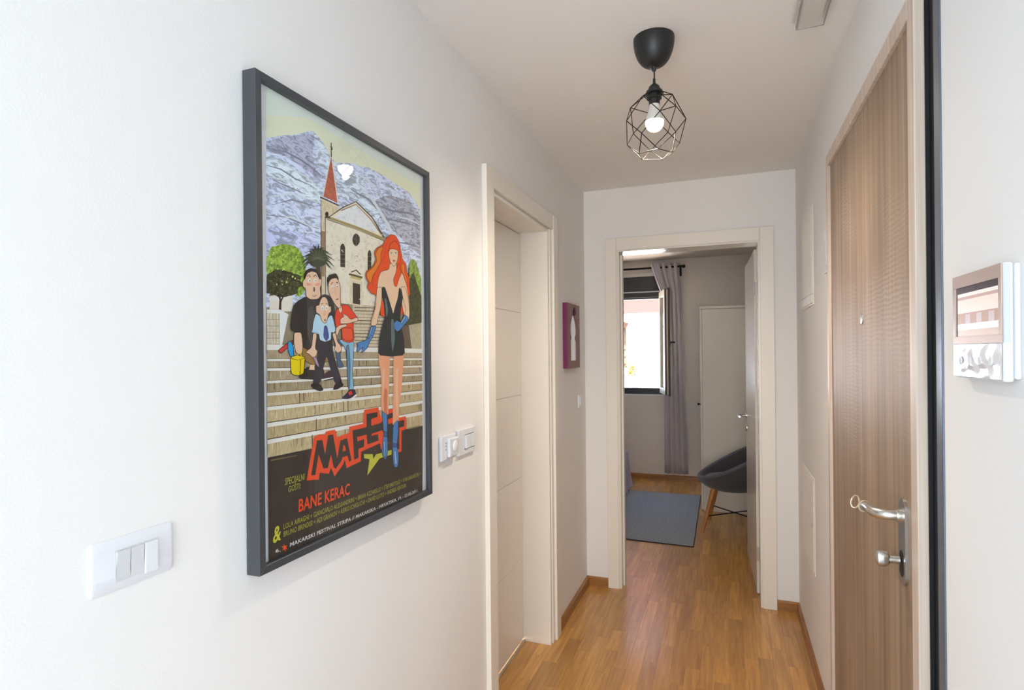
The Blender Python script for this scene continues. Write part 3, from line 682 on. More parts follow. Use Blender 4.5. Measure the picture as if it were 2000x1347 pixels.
box('side_strip', (xf+.002, iy0-.0006, zs0), (W-.010, iy0, iz1-.002), mat('pale_grey_side', (204, 208, 214), .4), ic)
sb = empty('screen', (W, 1.06, 1.5)); sb.parent = ic; sb.location = (0, 0, .07)
ya, yb, za, zb = iy0+.010, iy1-.012, zs0+.012, iz1-.020
def scr(name, y0, y1, z0, z1, col, s, k=0): return box(name, (xf+.0005-.0001*k, ya+(yb-ya)*y0, za+(zb-za)*z0), (xf+.001, ya+(yb-ya)*y1, za+(zb-za)*z1), mat('screen_'+name, (12, 12, 12), .25, spec=.2, emit=col, estr=s), sb)  # picture in the glass, put in as self-glowing bands
scr('backdrop', 0, 1, 0, 1, (60, 52, 48), .3)
scr('light_band', 0, .96, .0, .20, (222, 190, 168), .75, 1); scr('white_band', 0, .96, .13, .25, (255, 250, 244), .95, 2)
scr('timber_band', 0, .96, .25, .47, (204, 158, 128), .7, 1)
for k in range(3): scr('pale_post', .10+.27*k, .22+.27*k, .25, .44, (226, 206, 200), .7, 2)
scr('pink_band', 0, .96, .47, .74, (255, 226, 212), .9, 1); scr('pale_rail', 0, .96, .80, .87, (246, 240, 232), .9, 1); scr('rose_line', 0, .96, .74, .80, (222, 184, 172), .7, 1)
# glossy lower cover with pressed key icons
gp = mat('glossy_white', (240, 236, 236), .06, spec=.7, coat=.5)
bm = bmesh.new(); NYg, NZg = 44, 14; g = []
for j in range(NZg+1):
    row = []
    for i in range(NYg+1):
        s, t = i/NYg, j/NZg; w_ = math.sin(s*math.pi)*math.sin(t*math.pi)
        row.append(bm.verts.new((xf-.0004-.0012*w_*(.5+.5*math.sin(s*23+2*math.sin(t*7)))-.0006*w_*math.sin(t*13+s*5), iy0+.001+(iy1-iy0-.002)*s, iz0+.003+(zs0-iz0-.004)*t)))
    g.append(row)
for a, b_ in zip(g, g[1:]):
    for i in range(NYg): bm.faces.new((a[i], a[i+1], b_[i+1], b_[i]))
link('key_cover', bm, gp, ic, smooth=True)
for k in range(4): lathe('key', [(0, .0012), (.006, .0012), (.007, 0), (0, 0)], (-1, 0, 0), (xf-.001, iy0+.035+k*.037, iz0+.028), plastm, ic, 16)

# ------------------------------------------------------------ framed festival poster
# printed artwork of the poster: pattern number, red, green, blue, then outline points (mm across, mm up the sheet)
POSTER = [
[0,222,227,218,32,941,637,944,634,794,30,763],[0,221,222,196,31,867,144,907,323,900,636,891,634,779,30,763],
[1,186,192,214,30,823,48,831,71,843,96,852,109,857,126,866,146,878,166,885,181,879,197,871,211,860,221,848,241,840,269,849,306,859,337,860,363,867,403,868,440,867,471,863,515,859,555,857,588,845,611,829,625,819,632,801,627,511,26,477],
[1,160,160,182,30,816,71,839,143,870,169,879,162,835,174,790,127,797,82,804,30,798],
[1,205,214,230,169,879,197,867,218,846,245,836,302,844,386,792,443,753,384,728,301,771,244,769,208,794,178,829],
[1,160,162,178,397,795,456,823,560,835,622,806,630,689,557,706,479,734,419,748],
[1,212,222,234,30,793,82,794,142,780,187,765,187,732,126,738,81,748,29,748],[1,178,182,212,28,654,95,658,181,652,180,597,27,576],
[0,128,128,146,41,806,82,812,125,809,165,802,208,791,209,792,168,805,128,813,83,815,41,807],
[0,128,128,146,29,770,67,773,110,765,157,766,158,767,112,768,68,776,30,771],[0,128,128,146,46,746,81,744,141,742,142,743,82,747,47,747],
[0,128,128,146,42,697,96,719,157,724,157,725,96,722,42,697],[0,128,128,146,396,781,479,783,558,795,621,800,623,801,560,801,481,788,397,783],
[0,128,128,146,430,756,504,761,592,770,593,771,506,766,431,758],[0,128,128,146,301,792,362,787,416,766,465,731,468,732,422,769,366,791,302,794],
[0,128,128,146,28,674,80,681,140,676,183,679,183,680,141,679,81,683,28,675],[0,128,128,146,454,701,557,710,626,711,627,713,558,714,454,703],
[0,226,232,240,32,781,81,785,141,779,182,766,183,767,143,782,83,788,33,782],
[0,226,232,240,321,813,381,789,448,739,527,672,532,674,461,745,390,795,323,814],[0,226,232,240,32,709,95,731,182,735,182,737,96,735,31,710],
[0,226,232,240,322,837,360,833,396,818,398,819,369,841,323,839],[0,226,232,240,479,774,557,778,627,777,628,779,560,783,480,775],
[0,226,232,240,28,664,94,683,182,674,183,676,96,687,28,665],[0,226,232,240,32,748,81,756,141,750,142,752,82,760,32,749],
[2,150,136,112,199,521,629,540,626,407,25,408,26,497],[2,196,180,156,297,524,431,526,525,415,295,415],[0,96,86,70,305,516,431,523,432,525,305,518],
[0,96,86,70,305,508,436,515,437,517,305,510],[0,96,86,70,305,501,442,507,442,509,305,502],[0,96,86,70,305,493,447,499,447,500,305,494],
[0,96,86,70,304,485,452,490,452,492,305,487],[0,96,86,70,304,477,457,482,457,484,304,479],[0,96,86,70,304,470,462,474,463,476,304,471],
[0,96,86,70,304,462,468,465,468,467,304,463],[0,96,86,70,304,454,473,457,473,459,304,456],[0,96,86,70,304,446,478,448,478,450,304,448],
[0,96,86,70,304,438,484,440,484,441,304,440],[0,96,86,70,304,431,489,431,489,433,304,432],[0,96,86,70,303,423,495,422,495,424,304,424],
[2,172,162,138,542,492,628,503,626,413,552,413],[2,112,96,80,479,475,553,487,568,413,486,413],[0,206,200,180,541,489,630,505,627,510,538,494],
[2,202,184,156,187,747,249,745,250,712,202,690,199,514,185,513],[3,228,218,200,216,711,262,743,315,770,380,746,432,705,451,528,199,521,202,706],
[3,236,236,238,234,715,266,738,315,764,367,743,411,714,320,713],
[0,94,76,58,217,712,263,742,314,769,379,746,431,703,438,707,382,749,316,772,261,744,215,713],
[0,150,112,74,259,735,315,763,374,740,424,708,427,709,377,742,315,765,257,737],[0,160,140,96,207,707,318,705,432,699,437,706,322,712,210,713],
[0,92,74,56,208,704,320,703,434,697,435,699,321,704,209,706],[0,84,68,54,200,706,199,516,201,516,203,706],
[0,84,68,54,187,747,184,515,187,515,189,748],[0,150,120,88,188,676,200,676,198,577,188,576],[5,178,96,72,223,852,196,753,245,750],
[0,232,222,214,222,851,193,751,196,752,225,852],[0,232,222,214,224,852,245,749,249,750,227,853],[0,70,58,56,223,880,223,848,226,849,226,881],
[0,70,58,56,219,870,229,870,230,872,220,871],[0,60,60,60,230,868,229,866,227,864,225,864,224,866,225,868,227,869,229,869],
[0,74,60,48,185,747,250,744,252,747,186,750],[0,206,196,180,187,744,248,740,249,742,188,746],
[0,52,46,44,213,718,212,714,209,711,205,710,202,712,201,715,202,718,205,721,209,722,212,721],[0,88,72,56,200,706,218,709,218,714,200,710],
[0,214,204,186,333,683,332,677,329,671,325,666,319,662,313,661,307,660,302,662,298,665,295,670,295,675,296,681,298,687,303,692,308,695,314,697,320,698,325,696,330,693,332,688],
[0,70,60,56,328,682,328,677,325,672,322,669,318,666,313,664,309,664,305,666,302,668,300,672,299,676,300,681,302,685,305,689,309,692,314,694,318,694,322,692,326,690,328,686],
[0,120,100,84,313,692,312,664,314,664,315,693],[0,120,100,84,301,679,326,678,326,679,302,680],
[0,212,202,184,249,603,250,652,257,662,262,665,267,663,275,655,274,605],[0,62,54,50,253,606,253,652,257,658,262,661,267,660,271,653,270,607],
[0,122,108,94,253,645,271,647,271,648,253,646],[0,122,108,94,253,634,270,636,271,637,253,636],[0,122,108,94,253,624,270,625,270,627,253,625],
[0,122,108,94,253,613,270,615,270,616,253,615],[0,212,202,184,355,609,355,654,363,664,368,667,373,666,381,657,380,611],
[0,62,54,50,359,612,360,653,363,660,368,664,373,662,376,655,375,613],[0,122,108,94,359,646,376,648,376,649,360,648],
[0,122,108,94,359,635,376,636,376,637,359,636],[0,122,108,94,359,624,375,625,376,626,359,625],[0,122,108,94,359,612,375,613,376,614,359,614],
[2,214,200,172,288,582,337,581,336,522,287,523],[0,70,56,48,299,575,328,574,327,525,298,526],[0,104,82,54,283,591,336,589,338,594,286,596],
[0,188,168,112,289,585,331,583,334,589,292,591],[0,84,66,50,293,598,312,605,329,597,332,599,313,608,292,600],
[0,204,190,170,255,666,262,667,262,668,255,667],[0,188,176,156,321,649,327,648,327,650,321,650],[0,188,176,156,242,663,252,665,253,666,242,665],
[0,188,176,156,259,641,265,641,266,643,260,643],[0,188,176,156,391,562,403,562,403,564,391,563],[0,204,190,170,256,644,261,643,262,645,258,646],
[0,204,190,170,320,646,329,646,330,648,321,648],[0,160,146,124,311,627,318,627,318,629,312,629],[0,188,176,156,257,561,262,561,262,562,258,563],
[0,204,190,170,317,619,322,619,323,620,318,620],[0,204,190,170,406,604,413,604,414,606,407,606],[0,204,190,170,271,599,275,600,276,601,271,600],
[0,188,176,156,369,603,375,602,376,603,371,604],[0,188,176,156,212,621,222,621,223,623,213,623],[0,204,190,170,420,710,427,711,428,713,420,712],
[0,160,146,124,393,564,404,564,405,565,393,565],[0,204,190,170,283,539,291,538,291,540,283,540],[0,204,190,170,280,563,288,563,288,564,280,564],
[0,188,176,156,408,692,413,692,414,694,409,694],[0,204,190,170,237,672,245,673,245,674,237,673],[0,204,190,170,388,659,398,660,398,661,388,660],
[0,188,176,156,296,613,303,613,304,615,296,615],[0,188,176,156,386,624,391,624,391,626,387,626],[0,204,190,170,372,635,378,636,378,638,372,637],
[0,204,190,170,323,537,335,537,335,539,323,539],[0,204,190,170,360,695,365,695,366,697,361,697],[0,204,190,170,402,555,409,555,410,557,402,557],
[0,188,176,156,270,620,279,620,279,622,270,622],[0,188,176,156,407,550,420,551,420,553,408,552],[0,160,146,124,244,620,249,619,250,621,245,622],
[0,160,146,124,219,650,226,650,227,652,220,651],[0,188,176,156,285,564,296,565,296,567,285,566],[0,204,190,170,229,556,239,556,239,558,229,558],
[0,204,190,170,246,579,256,579,256,581,247,580],[0,188,176,156,407,637,412,637,413,638,408,639],[0,188,176,156,394,607,399,607,399,609,394,609],
[0,204,190,170,405,661,417,662,417,664,405,662],[0,204,190,170,283,565,290,565,291,566,284,567],[0,204,190,170,406,577,415,577,416,579,407,579],
[0,188,176,156,374,693,384,694,385,695,375,695],[0,204,190,170,230,594,240,595,240,596,230,595],[0,160,146,124,309,639,321,640,321,642,309,640],
[0,188,176,156,344,679,352,679,353,681,344,681],[0,204,190,170,222,639,228,639,229,640,223,641],[0,206,196,186,34,523,96,537,98,494,34,489],
[0,150,112,88,34,523,96,539,96,534,34,519],[0,230,226,220,32,517,87,524,87,516,32,510],
[4,146,172,72,133,596,138,588,134,580,125,573,120,565,111,559,102,553,92,548,81,550,71,549,60,544,51,548,41,550,38,557,30,560,27,566,27,573,27,580,27,588,29,594,33,601,36,609,41,616,52,619,62,623,72,627,82,627,92,628,103,628,112,626,119,621,125,616,130,610,135,604],
[4,142,168,70,137,564,136,552,134,541,128,534,122,528,115,525,109,528,103,531,98,538,95,548,96,559,97,570,100,579,103,590,109,596,116,595,123,599,130,595,134,586,137,575],
[4,74,74,50,129,554,127,549,115,544,111,539,112,533,104,529,95,526,85,524,77,521,67,520,58,519,50,522,41,522,34,524,26,525,27,528,27,533,27,538,27,543,27,547,27,551,27,555,28,560,35,564,42,567,48,573,59,574,68,575,77,574,84,573,94,574,100,571,110,571,121,569,122,564,119,558],
[0,58,46,38,65,491,66,515,56,534,53,533,60,514,58,491],[0,58,46,38,65,509,74,524,88,536,86,537,71,525,61,510],
[0,96,124,44,61,605,60,603,59,604,59,606,60,607],[0,96,124,44,65,614,64,613,63,613,63,615,64,616],[0,184,196,104,70,546,69,544,67,545,67,547,69,548],
[0,50,50,38,125,575,122,574,118,574,118,575,122,576],[0,184,196,104,114,601,113,599,111,599,111,601,113,602],
[0,96,124,44,111,610,109,609,106,609,106,611,109,612],[0,184,196,104,83,617,82,615,80,615,80,617,82,618],
[0,96,124,44,72,592,70,591,68,591,68,593,70,593],[0,184,196,104,108,562,106,560,103,560,103,563,106,564],
[0,184,196,104,117,560,115,559,111,559,111,560,115,561],[0,184,196,104,70,552,69,551,66,551,66,553,69,553],
[0,50,50,38,96,555,93,553,90,553,90,555,93,556],[0,50,50,38,98,570,96,568,93,569,93,571,96,572],[0,96,124,44,123,585,121,583,120,583,120,586,121,587],
[0,96,124,44,111,601,109,600,106,599,106,601,109,602],[0,184,196,104,75,606,73,604,72,604,72,607,73,608],
[0,96,124,44,45,594,43,593,39,593,39,594,43,595],[0,50,50,38,74,572,72,569,69,569,69,572,72,573],[0,96,124,44,58,581,56,579,53,579,53,582,56,583],
[0,184,196,104,46,601,44,599,42,599,42,601,44,602],[0,184,196,104,88,599,86,598,83,598,83,600,86,601],
[0,96,124,44,98,578,96,576,93,576,93,578,96,578],[0,184,196,104,69,584,67,583,64,583,64,584,67,585],
[0,184,196,104,38,597,37,595,34,595,34,597,37,597],[0,184,196,104,42,584,40,582,37,582,37,584,40,585],
[0,184,196,104,45,594,44,593,42,593,42,594,44,595],[0,184,196,104,75,577,73,576,72,576,72,578,74,579],
[0,184,196,104,55,544,54,542,52,543,52,545,54,546],[0,96,124,44,81,609,80,607,78,607,78,609,80,610],[0,96,124,44,98,601,96,599,94,599,94,602,96,603],
[0,184,196,104,81,552,80,549,78,550,78,553,80,554],[0,50,50,38,108,551,107,549,105,550,105,552,107,553],
[0,184,196,104,65,617,64,615,61,615,61,617,64,618],[0,184,196,104,65,600,64,598,62,598,62,600,64,601],
[0,96,124,44,113,583,111,582,108,582,108,583,111,584],[0,50,50,38,106,557,104,555,102,555,102,558,105,559],
[0,50,50,38,62,548,61,546,58,546,58,548,61,549],[0,184,196,104,49,605,46,603,43,603,43,606,47,607],
[0,50,50,38,127,568,125,567,122,567,122,568,125,569],[0,96,124,44,93,576,92,574,89,574,89,577,92,578],
[0,184,196,104,111,608,110,606,107,606,107,608,110,609],[0,96,124,44,87,599,85,597,84,598,84,600,86,602],
[0,96,124,44,65,579,63,577,60,577,60,579,63,580],[0,96,124,44,121,582,119,581,116,581,116,582,119,583],
[0,184,196,104,74,604,72,603,68,603,68,604,72,605],[0,50,50,38,76,556,74,554,72,554,72,556,74,557],[0,184,196,104,84,551,82,550,79,550,79,552,82,553],
[0,50,50,38,57,550,55,547,53,548,53,550,55,551],[0,96,124,44,120,587,118,585,116,586,116,588,118,589],
[0,96,124,44,98,583,96,581,93,581,93,584,96,586],[0,50,50,38,97,545,96,543,94,543,94,545,96,546],[0,96,124,44,44,605,43,604,41,604,41,605,43,606],
[0,50,50,38,39,556,37,555,34,555,34,556,37,557],[0,184,196,104,101,565,98,562,95,563,95,565,98,567],[0,96,124,44,70,576,67,575,64,575,64,576,67,577],
[0,184,196,104,71,574,70,573,68,573,68,575,70,575],[0,96,124,44,101,624,100,622,97,622,97,624,100,624],
[0,50,50,38,62,563,60,561,59,561,59,564,61,565],[0,184,196,104,42,592,40,591,37,591,37,592,40,593],[0,96,124,44,44,579,42,577,39,577,39,579,42,580],
[0,184,196,104,84,559,83,557,82,558,82,560,83,561],[0,96,124,44,72,614,70,612,67,612,67,615,70,616],[0,96,124,44,75,591,73,589,69,589,69,591,73,592],
[0,184,196,104,43,569,42,568,40,568,40,570,42,570],[0,184,196,104,36,597,35,595,33,595,33,598,35,599],
[0,184,196,104,58,574,57,573,55,573,55,574,57,575],[0,96,124,44,56,616,54,615,51,615,51,616,54,617],[0,104,112,70,70,526,69,524,66,524,66,526,69,527],
[0,104,112,70,72,530,70,529,68,529,68,531,70,532],[0,44,42,34,115,558,113,557,111,557,111,559,113,560],
[0,104,112,70,64,552,63,551,61,551,61,552,63,553],[0,104,112,70,92,560,91,558,90,559,90,561,92,562],
[0,104,112,70,104,541,103,540,101,540,101,542,103,542],[0,44,42,34,69,562,67,560,66,560,66,563,68,563],
[0,104,112,70,114,548,112,547,109,547,109,549,112,549],[0,104,112,70,60,568,59,566,57,567,57,568,59,569],
[0,104,112,70,47,543,46,542,44,542,44,543,46,544],[0,104,112,70,64,567,63,565,61,565,61,567,63,567],[0,44,42,34,80,546,78,544,76,544,76,546,78,547],
[0,104,112,70,106,555,104,554,101,554,101,555,104,556],[0,104,112,70,92,541,90,539,87,540,87,542,90,543],
[0,44,42,34,82,536,81,535,80,535,80,537,81,537],[0,44,42,34,73,530,71,529,68,529,68,531,71,532],[0,44,42,34,106,541,105,540,103,540,103,541,105,542],
[0,104,112,70,42,549,41,548,38,548,38,550,41,550],[0,44,42,34,83,541,82,540,79,540,79,541,82,542],[0,44,42,34,98,537,96,535,94,536,94,538,96,538],
[0,104,112,70,36,531,35,530,33,530,33,532,35,532],[0,44,42,34,93,562,91,561,88,561,88,563,91,564],[0,44,42,34,63,546,61,544,58,545,58,546,61,547],
[0,104,112,70,84,567,83,566,81,566,81,568,83,569],[0,104,112,70,55,541,54,540,53,540,53,541,54,542],[0,44,42,34,86,539,85,537,83,537,83,539,85,540],
[0,104,112,70,70,547,68,546,65,546,65,547,68,548],[0,104,112,70,114,529,112,528,110,528,110,530,112,531],
[0,104,112,70,113,553,112,551,110,551,110,554,112,555],[0,104,112,70,48,540,47,538,45,538,45,540,47,541],
[0,44,42,34,42,528,40,526,38,527,38,529,40,530],[0,44,42,34,49,525,48,524,47,525,47,525,48,526],[0,104,112,70,71,548,70,547,68,547,68,549,70,549],
[0,104,112,70,57,529,55,527,53,527,53,529,55,530],[0,44,42,34,41,523,39,522,37,522,37,523,39,524],[0,44,42,34,62,550,60,549,58,549,58,550,60,551],
[0,104,112,70,66,556,65,554,63,554,63,557,65,557],[0,104,112,70,54,524,53,522,51,523,51,524,53,525],[0,44,42,34,47,549,45,547,43,548,43,550,45,551],
[0,44,42,34,83,528,82,526,79,526,79,528,82,529],[0,44,42,34,35,531,34,530,31,530,31,532,34,533],[0,44,42,34,54,565,53,564,52,564,52,565,53,566],
[0,44,42,34,60,554,58,553,55,553,55,554,58,555],[0,44,42,34,86,557,84,556,82,556,82,557,84,558],[0,44,42,34,44,556,43,555,41,555,41,557,43,557],
[0,44,42,34,107,526,106,525,104,525,104,526,106,527],[0,104,112,70,38,550,37,548,35,549,35,550,37,550],
[0,44,42,34,78,528,76,527,74,527,74,529,76,530],[0,104,112,70,74,552,73,551,71,551,71,552,73,553],
[0,44,42,34,114,569,112,567,109,567,109,569,112,570],[0,104,112,70,49,554,47,553,45,553,45,554,47,555],
[0,44,42,34,111,533,110,533,109,533,109,534,110,534],[0,44,42,34,90,529,89,528,86,528,86,529,89,530],[0,44,42,34,63,525,62,523,59,524,59,526,62,527],
[0,104,112,70,51,562,50,560,48,560,48,562,50,563],[0,44,42,34,111,540,109,538,107,538,107,540,109,541],
[0,44,42,34,76,568,75,566,74,567,74,569,75,570],[0,104,112,70,84,557,83,555,81,555,81,557,83,558],[0,104,112,70,90,566,88,565,86,565,86,567,88,568],
[0,44,42,34,62,558,61,557,60,557,60,558,61,559],[0,44,42,34,69,524,67,523,64,523,64,525,67,525],[0,44,42,34,51,555,49,554,46,554,47,556,49,556],
[0,44,42,34,33,542,32,541,30,541,30,542,32,543],[0,104,112,70,85,527,85,526,83,526,83,528,85,528],[0,104,112,70,66,537,64,535,61,535,61,537,64,538],
[0,44,42,34,72,560,71,558,69,559,69,561,71,562],[0,44,42,34,50,556,48,554,47,555,47,557,49,558],[0,104,112,70,72,561,71,559,69,559,69,561,71,562],
[0,104,112,70,111,567,110,565,108,566,108,568,110,569],[0,104,112,70,43,563,41,561,40,562,40,564,41,565],
[0,58,62,48,173,612,148,604,129,585,130,584,150,602,174,608],[0,78,84,60,173,612,144,605,122,586,123,586,146,603,174,608],
[0,44,48,40,174,612,151,610,134,593,135,593,153,607,173,608],[0,58,62,48,174,612,144,611,122,594,123,594,146,608,173,608],
[0,78,84,60,174,612,146,614,125,599,126,598,147,610,173,608],[0,44,48,40,175,612,152,616,134,602,135,602,152,613,172,608],
[0,58,62,48,175,612,146,619,123,607,123,606,145,616,172,608],[0,78,84,60,175,612,152,621,134,609,135,609,151,617,172,609],
[0,44,48,40,175,612,154,623,137,613,138,612,153,619,171,609],[0,58,62,48,176,612,152,627,132,619,132,619,149,624,171,609],
[0,78,84,60,176,612,160,626,146,618,147,617,157,622,171,609],[0,44,48,40,176,611,160,630,145,624,145,623,156,627,171,609],
[0,58,62,48,176,611,162,633,148,629,148,628,158,630,171,609],[0,78,84,60,176,611,168,629,159,630,158,630,163,627,171,609],
[0,44,48,40,176,611,168,636,160,640,159,640,163,634,171,609],[0,58,62,48,176,611,172,634,167,639,166,638,167,633,171,610],
[0,78,84,60,176,611,175,632,173,636,171,635,170,631,171,610],[0,44,48,40,176,611,179,639,179,646,178,646,174,638,171,610],
[0,58,62,48,176,610,181,633,183,638,182,638,176,633,171,610],[0,78,84,60,176,610,184,634,188,639,187,640,179,634,171,610],
[0,44,48,40,176,610,189,637,197,639,197,640,184,638,171,610],[0,58,62,48,176,610,187,630,195,627,195,628,183,631,171,611],
[0,78,84,60,176,610,193,633,206,633,206,634,189,635,171,611],[0,44,48,40,176,610,196,632,211,632,212,633,193,634,171,611],
[0,58,62,48,176,609,192,626,205,623,206,623,190,629,171,611],[0,78,84,60,175,609,201,629,222,628,222,629,199,632,172,611],
[0,44,48,40,175,609,198,624,217,621,218,622,197,628,172,611],[0,58,62,48,175,609,196,621,215,616,216,617,196,625,172,612],
[0,78,84,60,174,609,205,622,231,617,231,618,205,625,172,612],[0,44,48,40,174,609,197,617,217,610,218,611,198,621,173,612],
[0,58,62,48,174,608,199,615,222,607,223,608,201,619,173,612],[0,78,84,60,173,608,203,613,229,603,230,604,205,616,173,612],
[0,44,48,40,173,608,194,610,212,599,214,600,196,614,174,612],[0,58,62,48,173,608,199,607,223,595,224,595,202,611,174,612],
[0,66,70,54,206,617,203,610,196,602,185,597,173,594,161,593,151,596,145,601,143,608,145,615,152,622,162,628,174,631,186,632,196,629,203,624],
[0,102,108,76,173,613,141,602,142,601,174,612],[0,102,108,76,173,613,140,608,139,607,173,612],[0,102,108,76,174,613,142,614,141,613,173,612],
[0,102,108,76,174,613,148,621,147,620,173,612],[0,102,108,76,174,613,157,626,156,626,173,612],[0,102,108,76,174,613,169,630,167,630,173,612],
[0,102,108,76,174,612,181,632,179,632,173,612],[0,102,108,76,174,612,192,631,191,632,173,613],[0,102,108,76,174,612,201,629,200,629,173,613],
[0,102,108,76,174,612,207,624,207,625,173,613],[0,102,108,76,173,612,209,617,209,618,173,613],[0,102,108,76,173,612,207,610,207,612,174,613],
[0,86,72,54,167,595,182,597,186,536,171,535],[4,78,80,52,573,673,593,669,610,642,627,600,625,496,521,482,533,547,547,612,556,656],
[4,140,162,74,573,673,590,671,627,622,626,570,601,603,578,638,556,613,556,656],[2,196,186,164,26,487,60,488,60,423,25,422],
[0,224,224,226,60,488,82,482,66,427,60,423],[0,236,234,230,26,493,61,495,84,487,82,481,60,487,26,486],[0,140,128,104,26,473,59,475,59,476,26,474],
[0,140,128,104,26,461,59,462,59,463,26,462],[0,140,128,104,25,449,59,450,59,451,26,450],[0,140,128,104,25,437,59,438,59,439,25,438],
[0,140,128,104,25,426,59,426,59,427,25,427],[0,150,138,116,33,486,33,424,34,424,34,486],[0,150,138,116,41,486,41,424,42,424,42,486],
[0,150,138,116,49,487,49,424,50,424,51,487],[0,150,138,116,58,487,57,425,58,425,59,487],[2,176,158,124,25,420,625,414,621,198,22,209],
[2,168,150,124,25,420,625,414,624,390,25,396],[0,232,228,222,25,426,625,420,625,408,25,415],[2,160,144,116,25,396,624,390,624,370,25,377],
[0,232,228,222,25,398,624,393,624,388,25,394],[0,92,76,56,25,399,624,394,624,393,25,398],[2,168,150,124,25,377,624,370,624,347,24,354],
[0,232,228,222,25,380,624,372,624,367,25,375],[0,92,76,56,25,381,624,374,624,372,25,380],[2,160,144,116,24,354,624,347,623,324,24,330],
[0,232,228,222,24,356,624,349,624,344,24,351],[0,92,76,56,24,357,624,351,624,349,24,356],[2,178,158,122,24,330,623,324,623,296,24,302],
[0,232,228,222,24,333,623,327,623,320,24,327],[0,92,76,56,24,334,623,329,623,327,24,333],[2,184,166,130,24,302,623,296,622,266,23,271],
[0,232,228,222,24,306,623,300,623,293,24,299],[0,92,76,56,24,307,623,302,623,300,24,306],[2,178,158,122,23,271,622,266,621,235,23,239],
[0,232,228,222,23,275,622,271,622,262,23,267],[0,92,76,56,23,277,622,272,622,271,23,275],[2,184,166,130,23,239,621,235,621,198,22,209],
[0,232,228,222,23,243,621,240,621,230,23,235],[0,92,76,56,23,245,622,241,621,240,23,243],[0,156,138,104,126,393,127,386,128,386,128,393],
[0,142,124,92,336,391,337,381,340,381,339,391],[0,156,138,104,244,392,244,386,246,386,246,392],[0,120,102,76,285,391,285,384,288,384,287,391],
[0,156,138,104,123,393,124,381,125,381,125,393],[0,142,124,92,413,390,414,384,417,384,416,390],[0,142,124,92,41,394,42,383,43,383,42,394],
[0,120,102,76,317,391,318,381,320,381,320,391],[0,120,102,76,204,392,205,380,206,380,205,392],[0,142,124,92,189,392,189,387,191,387,190,392],
[0,120,102,76,588,388,589,377,592,377,591,388],[0,120,102,76,218,392,218,383,220,383,219,392],[0,156,138,104,210,392,211,380,213,380,212,392],
[0,206,190,158,557,388,558,376,561,376,560,388],[0,206,190,158,92,393,92,381,94,381,94,393],[0,156,138,104,301,391,302,382,305,382,304,391],
[0,142,124,92,140,393,140,388,142,388,142,393],[0,142,124,92,610,388,611,381,613,381,612,388],[0,142,124,92,531,388,532,382,535,382,534,389],
[0,142,124,92,511,389,512,380,515,380,514,389],[0,206,190,158,195,392,195,383,197,383,197,392],[0,156,138,104,146,393,146,380,147,380,147,393],
[0,142,124,92,55,394,55,381,57,381,57,394],[0,206,190,158,152,393,153,387,154,387,153,393],[0,206,190,158,508,389,509,382,511,382,510,389],
[0,120,102,76,503,389,504,381,506,381,505,389],[0,84,70,52,348,391,348,377,350,377,351,390],[0,84,70,52,318,391,317,377,320,377,320,391],
[0,206,190,158,295,371,296,362,298,362,298,371],[0,206,190,158,126,374,126,363,128,363,127,374],[0,206,190,158,157,373,158,368,159,368,158,373],
[0,142,124,92,308,371,309,362,311,362,310,371],[0,206,190,158,79,374,79,364,81,364,80,374],[0,206,190,158,182,373,182,359,183,359,183,373],
[0,142,124,92,48,375,49,358,50,358,49,375],[0,206,190,158,237,372,237,365,239,365,238,372],[0,206,190,158,425,369,426,362,428,362,427,369],
[0,142,124,92,435,369,436,355,438,355,438,369],[0,156,138,104,78,374,79,361,80,361,79,374],[0,120,102,76,169,373,170,361,171,361,171,373],
[0,206,190,158,321,371,322,359,323,359,323,371],[0,156,138,104,463,369,463,363,466,363,465,369],[0,120,102,76,117,374,117,365,119,365,118,374],
[0,156,138,104,37,375,38,366,39,366,39,375],[0,206,190,158,305,371,305,363,308,363,307,371],[0,206,190,158,59,375,59,362,60,362,60,375],
[0,206,190,158,271,372,272,362,274,362,273,372],[0,120,102,76,151,373,151,368,153,368,152,373],[0,120,102,76,108,374,108,358,110,358,110,374],
[0,120,102,76,606,367,607,357,611,357,610,367],[0,142,124,92,396,370,397,357,400,357,399,370],[0,206,190,158,360,370,361,360,363,360,363,370],
[0,206,190,158,502,368,503,362,505,362,504,368],[0,156,138,104,38,375,38,359,40,359,39,375],[0,84,70,52,306,371,306,354,308,354,308,371],
[0,84,70,52,29,375,29,357,30,356,31,375],[0,156,138,104,416,346,417,337,418,337,418,346],[0,120,102,76,31,351,32,345,33,345,33,351],
[0,156,138,104,70,351,70,343,72,343,72,350],[0,142,124,92,248,348,249,340,250,340,249,348],[0,142,124,92,280,348,281,341,283,341,283,348],
[0,156,138,104,551,344,552,333,553,333,552,344],[0,120,102,76,338,347,339,342,340,342,340,347],[0,120,102,76,140,350,141,344,142,344,141,350],
[0,142,124,92,470,345,471,334,472,334,472,345],[0,120,102,76,43,351,44,335,45,335,45,351],[0,120,102,76,59,351,59,342,60,342,60,351],
[0,120,102,76,181,349,181,338,183,338,182,349],[0,206,190,158,104,350,105,340,106,340,105,350],[0,120,102,76,25,351,25,337,27,337,26,351],
[0,120,102,76,41,351,41,339,43,339,42,351],[0,142,124,92,196,349,196,338,198,337,197,349],[0,120,102,76,192,349,192,336,193,336,193,349],
[0,120,102,76,574,344,575,336,578,336,577,344],[0,142,124,92,281,348,282,335,284,335,283,348],[0,142,124,92,77,350,78,335,79,335,79,350],
[0,206,190,158,531,344,531,339,534,339,533,344],[0,120,102,76,564,344,565,334,569,334,568,344],[0,142,124,92,298,347,298,335,301,335,300,347],
[0,156,138,104,246,348,246,336,248,335,247,348],[0,142,124,92,61,351,61,338,63,338,62,351],[0,206,190,158,470,345,471,333,472,333,472,345],
